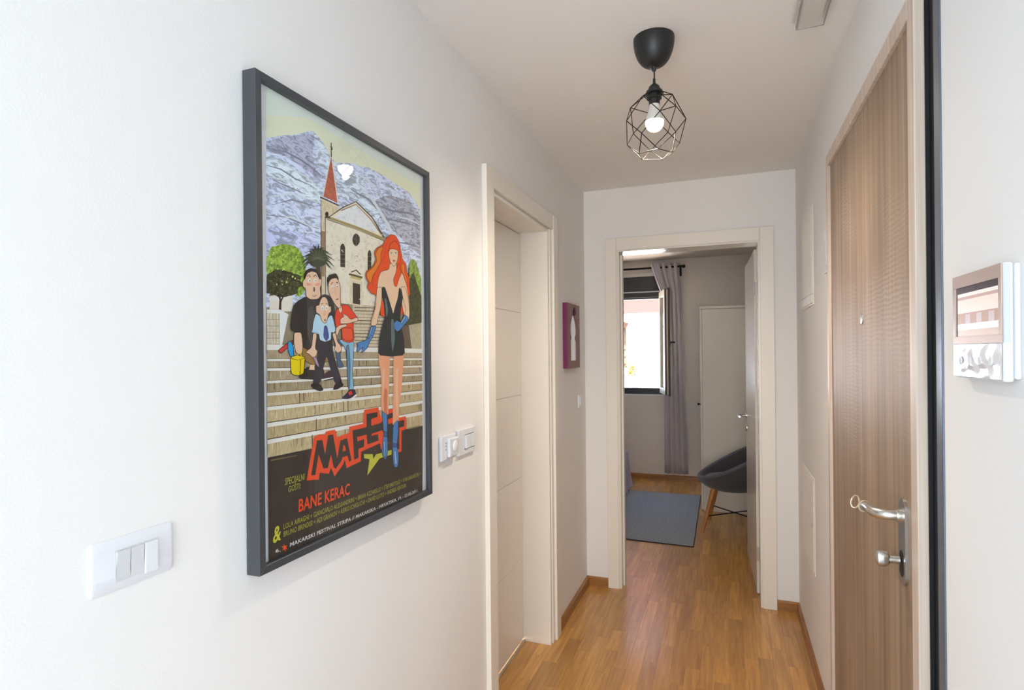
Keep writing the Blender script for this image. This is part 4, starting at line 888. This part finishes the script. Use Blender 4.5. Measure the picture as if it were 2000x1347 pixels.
[0,84,70,52,488,346,488,329,491,329,491,346],[0,84,70,52,367,347,366,330,369,330,369,347],[0,206,190,158,482,321,482,310,485,310,484,321],
[0,156,138,104,38,327,38,319,40,319,39,327],[0,142,124,92,560,320,561,309,564,309,563,320],[0,142,124,92,99,326,100,317,101,317,100,326],
[0,120,102,76,131,326,131,317,133,317,132,326],[0,120,102,76,564,320,565,305,567,305,567,320],[0,120,102,76,124,326,124,309,126,309,126,326],
[0,120,102,76,214,325,214,317,216,317,215,325],[0,156,138,104,522,321,523,315,526,315,525,321],[0,120,102,76,545,321,546,309,549,309,549,320],
[0,156,138,104,80,326,80,318,81,318,81,326],[0,206,190,158,560,320,561,308,565,308,564,320],[0,206,190,158,317,323,317,307,319,307,318,323],
[0,120,102,76,139,326,140,317,141,317,141,326],[0,120,102,76,126,326,126,310,127,310,127,326],[0,120,102,76,610,320,611,307,613,307,612,320],
[0,142,124,92,307,324,308,312,310,312,310,323],[0,120,102,76,497,321,498,307,501,307,500,321],[0,156,138,104,42,327,42,309,43,309,43,327],
[0,142,124,92,438,322,438,306,441,306,441,322],[0,156,138,104,127,326,128,310,129,310,128,326],[0,142,124,92,333,323,334,307,336,307,335,323],
[0,206,190,158,505,321,505,314,507,314,506,321],[0,142,124,92,454,322,454,315,457,315,456,322],[0,206,190,158,151,326,151,314,153,314,152,325],
[0,142,124,92,173,325,173,315,175,315,174,325],[0,84,70,52,252,325,252,304,254,303,254,325],[0,84,70,52,112,327,112,305,114,304,114,327],
[0,120,102,76,310,295,311,284,313,284,312,295],[0,206,190,158,72,298,72,290,74,290,73,298],[0,206,190,158,225,296,226,289,228,289,228,296],
[0,206,190,158,192,297,192,280,194,280,193,297],[0,206,190,158,367,295,368,287,371,287,370,295],[0,142,124,92,173,297,174,281,175,281,175,297],
[0,206,190,158,47,299,47,282,49,282,48,298],[0,156,138,104,99,298,100,289,101,289,101,298],[0,142,124,92,354,295,355,287,357,287,356,295],
[0,120,102,76,548,292,549,280,552,280,551,292],[0,206,190,158,236,296,236,279,238,279,238,296],[0,156,138,104,67,298,67,281,69,281,68,298],
[0,206,190,158,411,294,412,287,414,287,413,294],[0,156,138,104,44,299,45,291,46,291,46,298],[0,206,190,158,129,298,129,279,131,279,131,297],
[0,142,124,92,231,296,231,285,233,285,233,296],[0,206,190,158,69,298,69,283,71,283,70,298],[0,142,124,92,298,295,298,287,300,287,299,295],
[0,120,102,76,214,296,214,279,216,279,216,296],[0,156,138,104,314,295,314,278,317,278,316,295],[0,156,138,104,286,296,286,282,288,282,287,296],
[0,206,190,158,130,297,131,291,133,290,132,297],[0,120,102,76,524,293,525,283,528,283,527,293],[0,120,102,76,159,297,159,277,161,277,161,297],
[0,120,102,76,154,297,155,290,156,290,155,297],[0,142,124,92,340,295,341,279,343,279,343,295],[0,84,70,52,255,298,255,273,257,273,257,298],
[0,84,70,52,273,298,273,273,275,273,275,297],[0,156,138,104,237,265,238,248,239,248,239,265],[0,120,102,76,463,262,464,255,466,255,465,262],
[0,156,138,104,355,264,356,256,358,256,357,264],[0,142,124,92,333,264,334,257,336,257,335,264],[0,120,102,76,262,265,263,251,265,251,265,265],
[0,206,190,158,166,266,166,249,167,249,167,266],[0,142,124,92,498,262,498,248,501,248,500,262],[0,156,138,104,175,266,176,246,178,246,177,266],
[0,156,138,104,225,265,225,252,226,252,226,265],[0,142,124,92,39,267,40,248,41,248,41,267],[0,120,102,76,200,265,201,249,202,249,202,265],
[0,120,102,76,216,265,217,255,218,254,218,265],[0,120,102,76,423,263,423,252,426,251,425,263],[0,206,190,158,37,267,38,255,39,255,39,267],
[0,120,102,76,277,265,277,255,278,255,278,264],[0,206,190,158,111,266,112,258,113,258,112,266],[0,156,138,104,105,267,105,259,107,259,106,266],
[0,142,124,92,261,265,262,257,264,256,263,265],[0,156,138,104,228,265,228,258,229,258,229,265],[0,120,102,76,230,265,231,258,233,258,232,265],
[0,142,124,92,125,266,126,254,127,254,126,266],[0,156,138,104,586,261,587,253,589,253,588,261],[0,206,190,158,103,267,103,251,104,251,104,266],
[0,142,124,92,74,267,74,248,75,248,75,267],[0,120,102,76,599,261,600,247,604,246,603,261],[0,206,190,158,253,265,254,258,255,258,254,265],
[0,84,70,52,609,264,609,240,612,240,613,263],[0,84,70,52,162,268,162,242,164,241,164,268],[0,120,102,76,45,235,45,211,46,211,46,235],
[0,142,124,92,24,235,24,216,25,216,25,235],[0,120,102,76,260,233,261,224,263,224,262,233],[0,156,138,104,530,230,531,205,534,205,533,230],
[0,120,102,76,173,234,173,210,175,210,175,233],[0,206,190,158,36,235,36,215,37,215,37,235],[0,206,190,158,201,233,202,222,203,222,203,233],
[0,206,190,158,263,233,263,215,266,215,265,233],[0,120,102,76,206,233,206,211,208,211,207,233],[0,206,190,158,550,230,550,206,553,206,552,230],
[0,120,102,76,228,233,228,219,230,219,230,233],[0,120,102,76,263,233,263,208,265,208,264,233],[0,142,124,92,94,234,94,213,95,213,95,234],
[0,142,124,92,377,232,378,218,380,217,379,231],[0,142,124,92,454,231,454,206,457,206,457,231],[0,206,190,158,231,233,231,208,233,208,232,233],
[0,142,124,92,104,234,105,221,106,221,106,234],[0,156,138,104,231,233,232,221,233,221,232,233],[0,156,138,104,86,234,86,217,87,217,87,234],
[0,156,138,104,120,234,121,223,122,222,122,234],[0,206,190,158,214,233,215,212,217,211,216,233],[0,156,138,104,101,234,102,216,103,216,102,234],
[0,142,124,92,458,231,459,207,460,206,460,231],[0,206,190,158,566,230,567,219,570,219,569,230],[0,142,124,92,117,234,117,216,119,215,118,234],
[0,206,190,158,508,230,508,214,511,214,510,230],[0,84,70,52,437,234,436,206,439,206,439,234],[0,84,70,52,149,236,149,210,151,210,151,236],
[6,66,57,53,22,209,621,198,616,-50,20,-11],[0,112,98,66,32,201,104,199,103,201,31,204],[0,146,134,104,538,198,605,198,604,202,536,202],
[7,150,112,62,121,427,221,436,216,392,155,382,121,398],[7,52,46,46,110,368,136,380,175,384,192,370,185,350,111,356],
[7,232,196,160,146,384,159,384,159,373,142,374],
[7,54,50,50,132,527,148,523,171,525,191,538,212,536,225,520,230,494,221,465,217,415,124,415,123,451,101,450,86,457,94,502,108,515],
[7,82,78,76,141,505,157,511,163,452,150,423,137,451],[0,34,30,30,121,491,118,470,122,440,124,440,120,470,123,491],
[7,238,198,168,98,451,120,452,124,421,121,408,112,406,103,410,97,427],[7,50,38,34,128,570,134,582,150,589,168,589,180,577,181,557,129,551],
[7,238,198,168,131,563,139,577,153,583,168,582,178,568,185,571,184,557,179,550,182,533,172,525,148,522,134,528,134,544,125,547,125,559],
[7,226,152,130,136,556,151,556,151,552,137,550],[7,226,152,130,164,557,178,561,178,554,164,553],
[0,250,250,246,151,563,150,560,147,559,144,558,142,560,141,562,142,564,145,566,147,566,150,565],
[0,30,26,24,149,562,148,561,146,560,145,562,146,563,148,563],
[0,250,250,246,169,565,168,562,165,561,162,560,160,562,159,564,160,566,162,568,165,568,168,567],
[0,30,26,24,166,564,165,563,164,562,163,564,164,565,166,565],[0,50,38,34,140,569,145,574,147,569,149,570,146,575,138,570],
[0,50,38,34,159,571,165,576,169,572,170,573,165,578,157,572],
[0,70,30,28,163,545,162,542,161,540,159,540,158,541,158,545,158,548,159,550,161,550,162,548],
[0,50,38,34,154,531,161,529,168,533,167,534,161,530,155,532],[7,182,58,62,53,414,71,425,86,431,95,437,93,425,77,417,60,408],
[7,30,140,196,80,431,89,433,97,419,96,400,85,404,80,417],[7,244,216,24,87,401,106,405,132,400,125,367,114,363,97,364,88,369],
[7,222,186,16,116,396,130,399,125,367,114,363],[0,150,120,10,86,398,107,394,132,398,132,399,107,395,87,400],
[0,220,190,20,104,397,114,413,120,397,123,398,114,416,102,398],[7,70,96,130,224,438,253,438,245,396,260,377,238,375],
[7,124,166,190,239,440,300,439,295,396,291,360,296,323,274,324,272,384,266,420],[7,84,124,156,268,424,278,429,283,384,280,326,274,327,271,382],
[7,60,40,52,181,360,211,372,230,358,226,350,185,348],[0,232,226,222,182,349,229,354,228,356,181,352],
[7,46,42,64,267,315,278,324,300,323,306,310,290,304,255,300,251,307],[7,196,48,44,274,317,286,321,290,312,278,310],
[0,232,228,228,251,301,283,297,308,308,304,311,281,301,252,304],
[7,214,62,34,232,505,255,520,278,520,301,502,313,493,297,487,296,468,300,437,276,432,253,438,250,466,232,466,227,488],
[7,238,86,46,252,466,292,468,296,441,276,436,254,442],[7,238,198,168,240,515,253,518,256,506,249,499,242,505],
[7,50,38,34,202,573,212,583,234,589,243,580,241,566,205,553],
[7,238,198,168,207,564,216,574,235,579,244,571,250,557,248,536,251,513,242,510,229,518,213,535,206,548],
[0,250,250,246,225,557,224,554,222,553,219,553,217,554,216,556,217,558,219,559,222,560,224,559],
[0,30,26,24,222,555,222,554,220,554,219,555,220,556,222,556],
[0,250,250,246,243,561,242,559,239,557,236,557,234,558,233,560,234,562,236,563,239,564,242,563],
[0,30,26,24,240,559,239,558,237,558,236,559,237,560,239,561],[0,50,38,34,216,561,223,567,222,568,215,562],
[0,50,38,34,233,568,240,566,241,568,234,569],[0,206,150,112,228,557,232,541,238,539,239,541,234,542,231,558],
[0,120,60,50,233,528,242,531,241,533,232,530],[7,238,198,168,311,494,317,486,277,477,247,475,247,487,262,493,254,499,273,496,285,487],
[7,238,198,168,232,466,247,473,269,476,273,471,246,464,237,447,230,452],
[7,48,46,58,173,437,217,440,222,408,238,373,252,342,244,336,226,341,209,378,199,403,188,379,178,344,155,341,153,349,162,384,169,408],
[7,30,28,34,145,341,158,347,178,341,188,328,174,326,152,334],[7,30,28,34,226,339,248,345,259,335,237,327,219,326],
[7,176,206,224,164,494,177,490,193,478,214,494,221,490,232,459,221,453,216,456,215,438,193,433,176,437,173,452,152,454,155,473],
[7,140,176,204,152,457,173,454,173,450,152,453],[7,64,78,150,192,468,200,469,207,444,198,435,189,444],
[7,238,198,168,155,452,168,451,161,419,169,412,165,404,156,397,140,408,130,410,150,421],
[7,238,198,168,217,452,230,455,237,433,248,426,253,415,238,408,224,417,231,426],[7,50,38,34,167,505,172,516,180,519,180,501,170,494],
[7,50,38,34,206,521,213,510,211,499,204,503],
[7,238,198,168,175,512,179,523,186,531,196,532,204,526,208,512,215,513,216,501,207,496,200,478,193,473,183,479,177,492,165,496,165,510,172,512],
[0,252,252,250,191,508,190,505,188,503,184,502,182,504,181,507,182,510,185,512,188,512,190,511],
[0,30,26,24,188,506,187,505,186,505,185,506,186,508,187,508],
[0,252,252,250,205,509,204,505,201,503,198,503,196,505,195,508,196,511,198,513,201,513,204,512],
[0,30,26,24,202,507,201,506,199,506,199,507,199,509,201,509],[0,50,38,34,182,514,189,517,188,518,182,515],
[0,50,38,34,197,518,204,515,205,516,198,519],[0,222,168,136,198,496,197,492,195,490,192,490,190,492,189,495,190,499,192,501,195,501,197,499],
[0,70,36,34,197,481,196,480,194,479,192,479,192,481,192,482,194,483,196,483],[7,166,134,164,154,400,164,401,173,384,173,377,164,384],
[0,244,84,44,131,143,155,231,170,233,191,231,193,237,225,237,232,219,277,224,277,237,331,238,336,271,397,272,401,256,410,243,436,262,465,262,464,226,495,235,528,235,531,200,505,198,504,143,480,143,477,183,457,184,434,171,434,166,406,164,402,180,322,172,320,149,266,143,258,165,253,154,222,133,210,154,202,143,172,151,169,137],
[0,62,55,52,145,151,164,222,182,220,190,188,201,228,218,227,232,171,243,210,268,212,284,159,276,155,269,171,251,171,246,163,226,149,219,154,210,184,199,156,184,158,169,191,158,149],
[0,62,55,52,294,157,289,227,345,228,345,260,392,260,392,248,365,245,365,229,410,231,419,212,365,209,366,204,394,204,396,188,348,185,345,210,307,209,307,199,335,200,334,182,311,180,311,159],
[0,62,55,52,404,230,439,250,465,252,465,239,439,236,441,224,468,224,467,185,437,175,434,189,416,206],
[0,62,55,52,464,226,519,226,519,209,494,208,493,152,473,151,471,209],[0,244,84,44,254,197,259,197,264,184,251,184],
[0,178,176,62,333,164,370,158,372,145,383,155,455,155,455,143,399,142,346,110,356,148,334,154],
[7,236,82,28,461,720,485,721,502,708,511,683,519,662,537,654,539,633,554,618,554,588,559,572,543,560,511,506,411,499,403,540,386,556,371,556,352,570,361,580,347,593,349,608,378,624,392,643,385,660,397,674,426,687,437,704],
[7,246,136,36,349,603,378,622,396,639,390,658,401,672,428,684,414,662,414,642,396,619,378,602,369,579,355,589],
[7,246,136,36,513,654,531,648,528,626,544,612,540,584,528,604,513,624],[0,196,52,20,457,716,435,686,430,660,412,637,415,636,434,660,439,686,460,716],
[0,196,52,20,488,710,502,676,511,634,536,600,540,601,515,635,506,677,491,711],[0,196,52,20,394,619,376,597,376,572,379,573,379,597,397,619],
[7,240,204,172,455,643,488,647,488,629,518,625,538,597,553,547,555,506,526,504,507,559,501,505,434,499,421,562,412,536,394,497,376,497,390,539,400,595,413,616,450,626],
[7,240,204,172,452,676,458,682,497,687,496,670,493,656,481,640,471,638,457,648,451,660],
[7,236,82,28,448,673,456,694,480,707,500,700,504,679,489,684,472,684,458,681],
[0,250,250,250,468,670,466,669,462,668,459,668,457,669,459,670,462,671,466,671],[0,60,90,130,465,670,463,668,461,668,460,669,461,671,464,671],
[0,50,38,34,456,671,469,673,469,674,456,672],[0,250,250,250,491,674,489,673,486,672,482,671,480,672,482,674,486,675,490,675],
[0,60,90,130,488,674,487,672,484,672,483,673,484,675,487,675],[0,50,38,34,479,675,492,677,492,678,479,676],
[0,206,150,112,473,670,475,662,478,663,475,671],[7,176,60,52,467,652,475,655,484,655,475,649],
[7,236,82,28,498,654,513,624,498,606,487,584,475,588,471,603,483,620],[0,226,160,124,399,414,452,412,450,363,445,314,412,316,409,354,400,387],
[0,226,160,124,470,412,523,414,516,371,507,310,467,313,466,362],[0,222,156,120,411,317,446,315,441,249,411,260,409,276],
[0,222,156,120,467,314,507,311,495,268,492,228,462,219,463,267],[0,186,110,80,426,319,438,312,435,252,422,255,420,294],
[0,240,192,160,477,366,493,366,488,313,491,264,483,237,476,282],[0,240,192,160,417,368,427,368,423,329,416,310],
[7,44,48,52,417,577,431,579,448,551,464,522,469,511,480,534,492,555,500,586,512,579,519,561,511,534,503,505,510,480,523,443,526,402,456,399,397,403,401,441,418,480,429,500,426,533,416,554],
[7,92,112,116,427,549,437,550,447,515,436,497,433,520],[7,92,112,116,458,498,472,499,479,443,463,406,457,442],
[7,240,204,172,396,575,417,577,416,538,402,503,391,477,368,476,368,489,385,517,392,552],
[7,240,204,172,508,587,532,590,547,553,553,528,550,501,534,496,526,514,534,527,519,557],
[0,206,150,112,394,537,382,511,370,484,373,484,385,511,397,537],
[7,70,120,178,367,475,391,476,378,452,359,433,353,422,332,410,325,409,336,425,311,410,307,414,314,429,308,427,311,433,333,437,348,440,358,459],
[7,128,170,214,368,473,375,473,361,448,355,442],[7,70,120,178,526,514,544,507,546,499,518,481,502,470,487,465,472,475,472,487,487,496,506,490],
[7,128,170,214,526,510,532,508,510,486,506,490],[7,70,120,178,411,263,425,253,436,250,435,201,437,151,426,133,414,145,409,158,419,203,416,232],
[7,70,120,178,464,220,488,231,488,198,481,164,490,126,484,105,469,106,462,119,459,167],[7,128,170,214,417,184,424,183,426,139,420,144],
[7,128,170,214,466,150,475,149,482,115,471,111],[7,50,92,150,421,208,435,204,435,191,420,195],[7,50,92,150,463,171,481,167,481,158,462,161],
[0,244,84,44,74,18,68,21,67,15,64,21,58,20,62,24,56,29,63,27,63,33,66,27,72,27,69,23],]
POSTER_TEXT = [
    ('SPECIJALNI', 67, 147, 123, 146, 14.0, (190, 186, 80), 0.1, 0),
    ('GOSTI:', 76, 131, 112, 131, 12.0, (190, 186, 80), 0.1, 0),
    ('BANE KERAC', 105, 84, 275, 81, 26.0, (244, 84, 44), 0.05, 1),
    ('LOLA AIRAGHI + GIANCARLO ALESSANDRINI + BRIAN AZZARELLO + STEF BARTOLIĆ + IVAN BRANDON +', 62, 61, 603, 58, 11.0, (190, 186, 80), 0.05, 0),
    ('BRUNO BRINDISI + ADI GRANOV + KEIKO ICHIGUCHI + DAVID LLOYD + ANDREA VENTURI', 62, 46, 523, 42, 11.0, (190, 186, 80), 0.05, 0),
    ('&', 33, 42, 55, 44, 31.0, (214, 206, 70), 0.1, 1),
    ('6.', 40, 22, 54, 20, 7.0, (235, 225, 228), 0, 1),
    ('MAKARSKI FESTIVAL STRIPA // MAKARSKA - HRVATSKA, 19. - 22.05.2011.', 79, 21, 590, 15, 8.0, (235, 228, 228), 0.15, 1)]
PY0, PY1, PZ0, PZ1 = .8305, 1.497, 1.0645, 2.0085
po = empty('framed_poster', (0, 1.16, PZ0), label='large black framed festival poster of church, steps and figures', cat='poster')
t = .0155; dep = .0325
def mitre(name, a, b, c_, d_):   # outer a->b, inner c->d (y,z), extruded in depth
    bm = bmesh.new(); bm_prism(bm, [(.002, *a), (.002, *b), (.002, *c_), (.002, *d_)], (1, 0, 0), dep-.002)
    bmesh.ops.bevel(bm, geom=[e for e in bm.edges if all(v.co.x > dep-.001 for v in e.verts)], offset=.0007, segments=1, affect='EDGES')
    link(name, bm, blackp, po)
e = .0002
mitre('frame_side', (PY0, PZ0+e), (PY0, PZ1-e), (PY0+t, PZ1-t-e), (PY0+t, PZ0+t+e)); mitre('frame_side', (PY1, PZ0+e), (PY1, PZ1-e), (PY1-t, PZ1-t-e), (PY1-t, PZ0+t+e))
mitre('frame_rail', (PY0+e, PZ0), (PY1-e, PZ0), (PY1-t-e, PZ0+t), (PY0+t+e, PZ0+t)); mitre('frame_rail', (PY0+e, PZ1), (PY1-e, PZ1), (PY1-t-e, PZ1-t), (PY0+t+e, PZ1-t))
XP = .0205
box('backing', (.003, PY0+.01, PZ0+.01), (XP-.0010, PY1-.01, PZ1-.01), mat('white_card', (236, 234, 238), .8), po)
box('glazing', (XP+.0045, PY0+.012, PZ0+.012), (XP+.0055, PY1-.012, PZ1-.012), glass, po)
def printmat(name, kind):
    M = bpy.data.materials.new(name); M.use_nodes = True; n = M.node_tree; L = n.links; b = n.nodes['Principled BSDF']; b.inputs['Roughness'].default_value = .7; b.inputs['Specular IOR Level'].default_value = .2
    at = n.nodes.new('ShaderNodeAttribute'); at.attribute_name = 'Col'; out = at.outputs['Color']
    par = {'m': (46, (1, 1, 1), .42, .54, .60, 1.3), 'h': (150, (1, 2.2, .35), .36, .62, .72, 1.12), 'w': (70, (1, 1, 1.3), .32, .5, .80, 1.04), 't': (110, (1, 1, 1), .42, .58, .55, 1.25), 'b': (120, (1, .6, 1.8), .4, .6, .82, 1.1), 'd': (12, (1, 1, 1), .3, .7, .88, 1.1)}.get(kind)
    if par:
        sc, st_, p0, p1, lo, hi = par
        tc = n.nodes.new('ShaderNodeTexCoord'); mp = n.nodes.new('ShaderNodeMapping'); mp.inputs['Scale'].default_value = st_; L.new(tc.outputs['Object'], mp.inputs[0])
        t1 = n.nodes.new('ShaderNodeTexNoise'); t1.inputs['Scale'].default_value = sc; t1.inputs['Detail'].default_value = 5; t1.inputs['Roughness'].default_value = .7
        if kind == 'm': t1.inputs['Distortion'].default_value = 1.6; mp.inputs['Rotation'].default_value = (.5, 0, 0); mp.inputs['Scale'].default_value = (1, .55, 1.7)
        L.new(mp.outputs[0], t1.inputs['Vector'])
        r = n.nodes.new('ShaderNodeMapRange'); r.inputs[1].default_value = p0; r.inputs[2].default_value = p1; r.inputs[3].default_value = lo; r.inputs[4].default_value = hi; L.new(t1.outputs['Fac'], r.inputs[0])
        vm = n.nodes.new('ShaderNodeVectorMath'); vm.operation = 'SCALE'; L.new(out, vm.inputs[0]); L.new(r.outputs[0], vm.inputs['Scale']); out = vm.outputs[0]
    L.new(out, b.inputs['Base Color']); return M
kinds = 'fmhwtbd'; pm = [printmat('print_'+{'f': 'flat', 'm': 'mountain', 'h': 'hatched_stone', 'w': 'weathered_wall', 't': 'foliage', 'b': 'brick', 'd': 'dark_ground'}[k], k) for k in kinds]
def ink(colr):
    c = lin(colr); k_ = min(1.05+.85*max(c[:3]), .96/max(max(c[:3]), .01)); return tuple(v*k_ for v in c[:3])+(1,)
verts = []; faces = []; fcol = []; fm = []
for li, s in enumerate(POSTER):
    kd, *nums = s; base = len(verts); colr = nums[:3]; nums = nums[3:]
    pts = [(nums[i]/1000, nums[i+1]/1000) for i in range(0, len(nums), 2)]
    q = []
    for p in pts:
        if not q or p != q[-1]: q.append(p)
    if len(q) > 1 and q[0] == q[-1]: q.pop()
    if len(q) < 3: continue
    smooth_outline = max(p[0] for p in q)-min(p[0] for p in q) + max(p[1] for p in q)-min(p[1] for p in q) > .03
    if kd == 7 and len(q) > 4:
        q = [((1-t_)*q[i][0]+t_*q[(i+1) % len(q)][0], (1-t_)*q[i][1]+t_*q[(i+1) % len(q)][1]) for i in range(len(q)) for t_ in (.16, .84)]
    area2 = sum(q[i][0]*q[(i+1) % len(q)][1]-q[(i+1) % len(q)][0]*q[i][1] for i in range(len(q)))
    if area2 < 0: q = q[::-1]
    verts += [(XP-.0009+li*4.5e-6, .84+min(max(y, .024), .6225), 1.07+min(max(z, .011), .925)) for y, z in q]
    faces.append(tuple(range(base, len(verts)))); fcol.append(ink(colr)); fm.append(0 if kd == 7 else kd)
    if kd == 7 and smooth_outline and max(colr) > 90:      # pen line round the figures
        for i in range(len(q)):
            (a0, a1), (b0, b1) = q[i], q[(i+1) % len(q)]; L_ = math.hypot(b0-a0, b1-a1) or 1; ny_, nz_ = -(b1-a1)/L_*.0009, (b0-a0)/L_*.00055
            base = len(verts); verts += [(XP-.0009+li*4.5e-6+2e-6, .84+y, 1.07+z) for y, z in ((a0+ny_, a1+nz_), (b0+ny_, b1+nz_), (b0-ny_, b1-nz_), (a0-ny_, a1-nz_))]
            faces.append((base+3, base+2, base+1, base)); fcol.append(lin((58, 42, 36))); fm.append(0)
me = bpy.data.meshes.new('printed_sheet'); me.from_pydata(verts, [], faces)
for k in pm: me.materials.append(k)
for p, k in zip(me.polygons, fm): p.material_index = k
ca = me.color_attributes.new('Col', 'FLOAT_COLOR', 'CORNER')
for p, col in zip(me.polygons, fcol):
    for l in p.loop_indices: ca.data[l].color = col
o = bpy.data.objects.new('printed_sheet', me); C.objects.link(o); o.parent = po; me.transform(Matrix.Translation((0, -1.16, -PZ0)))
dg = None
for s, ax, az, bx, bz_, hh, col, sh, bold in POSTER_TEXT:
    cu = bpy.data.curves.new('lettering', 'FONT'); cu.body = s; cu.resolution_u = 2; cu.space_character = 1.02
    if bold: cu.offset = .022
    tmp = bpy.data.objects.new('tmp', cu); C.objects.link(tmp); bpy.context.view_layer.update()
    me = bpy.data.meshes.new_from_object(tmp.evaluated_get(bpy.context.evaluated_depsgraph_get())); bpy.data.objects.remove(tmp)
    xs = [v.co.x for v in me.vertices]; ys = [v.co.y for v in me.vertices if True]
    w0, w1 = min(xs), max(xs); capH = .72; Lx = (bx-ax)/1000; dz = (bz_-az)/1000; hs_ = hh/1000/capH
    for v in me.vertices:
        u_ = (v.co.x-w0)/(w1-w0); yy = v.co.y*hs_
        v.co = Vector((XP+.0026, .84+ax/1000+u_*Lx+yy*sh-0, 1.07+az/1000+u_*dz+yy)) - Vector((0, 1.16, PZ0))
    me.materials.clear(); me.materials.append(mat('ink_%d_%d_%d' % col, col, .7, spec=.2))
    o = bpy.data.objects.new('lettering', me); C.objects.link(o); o.parent = po
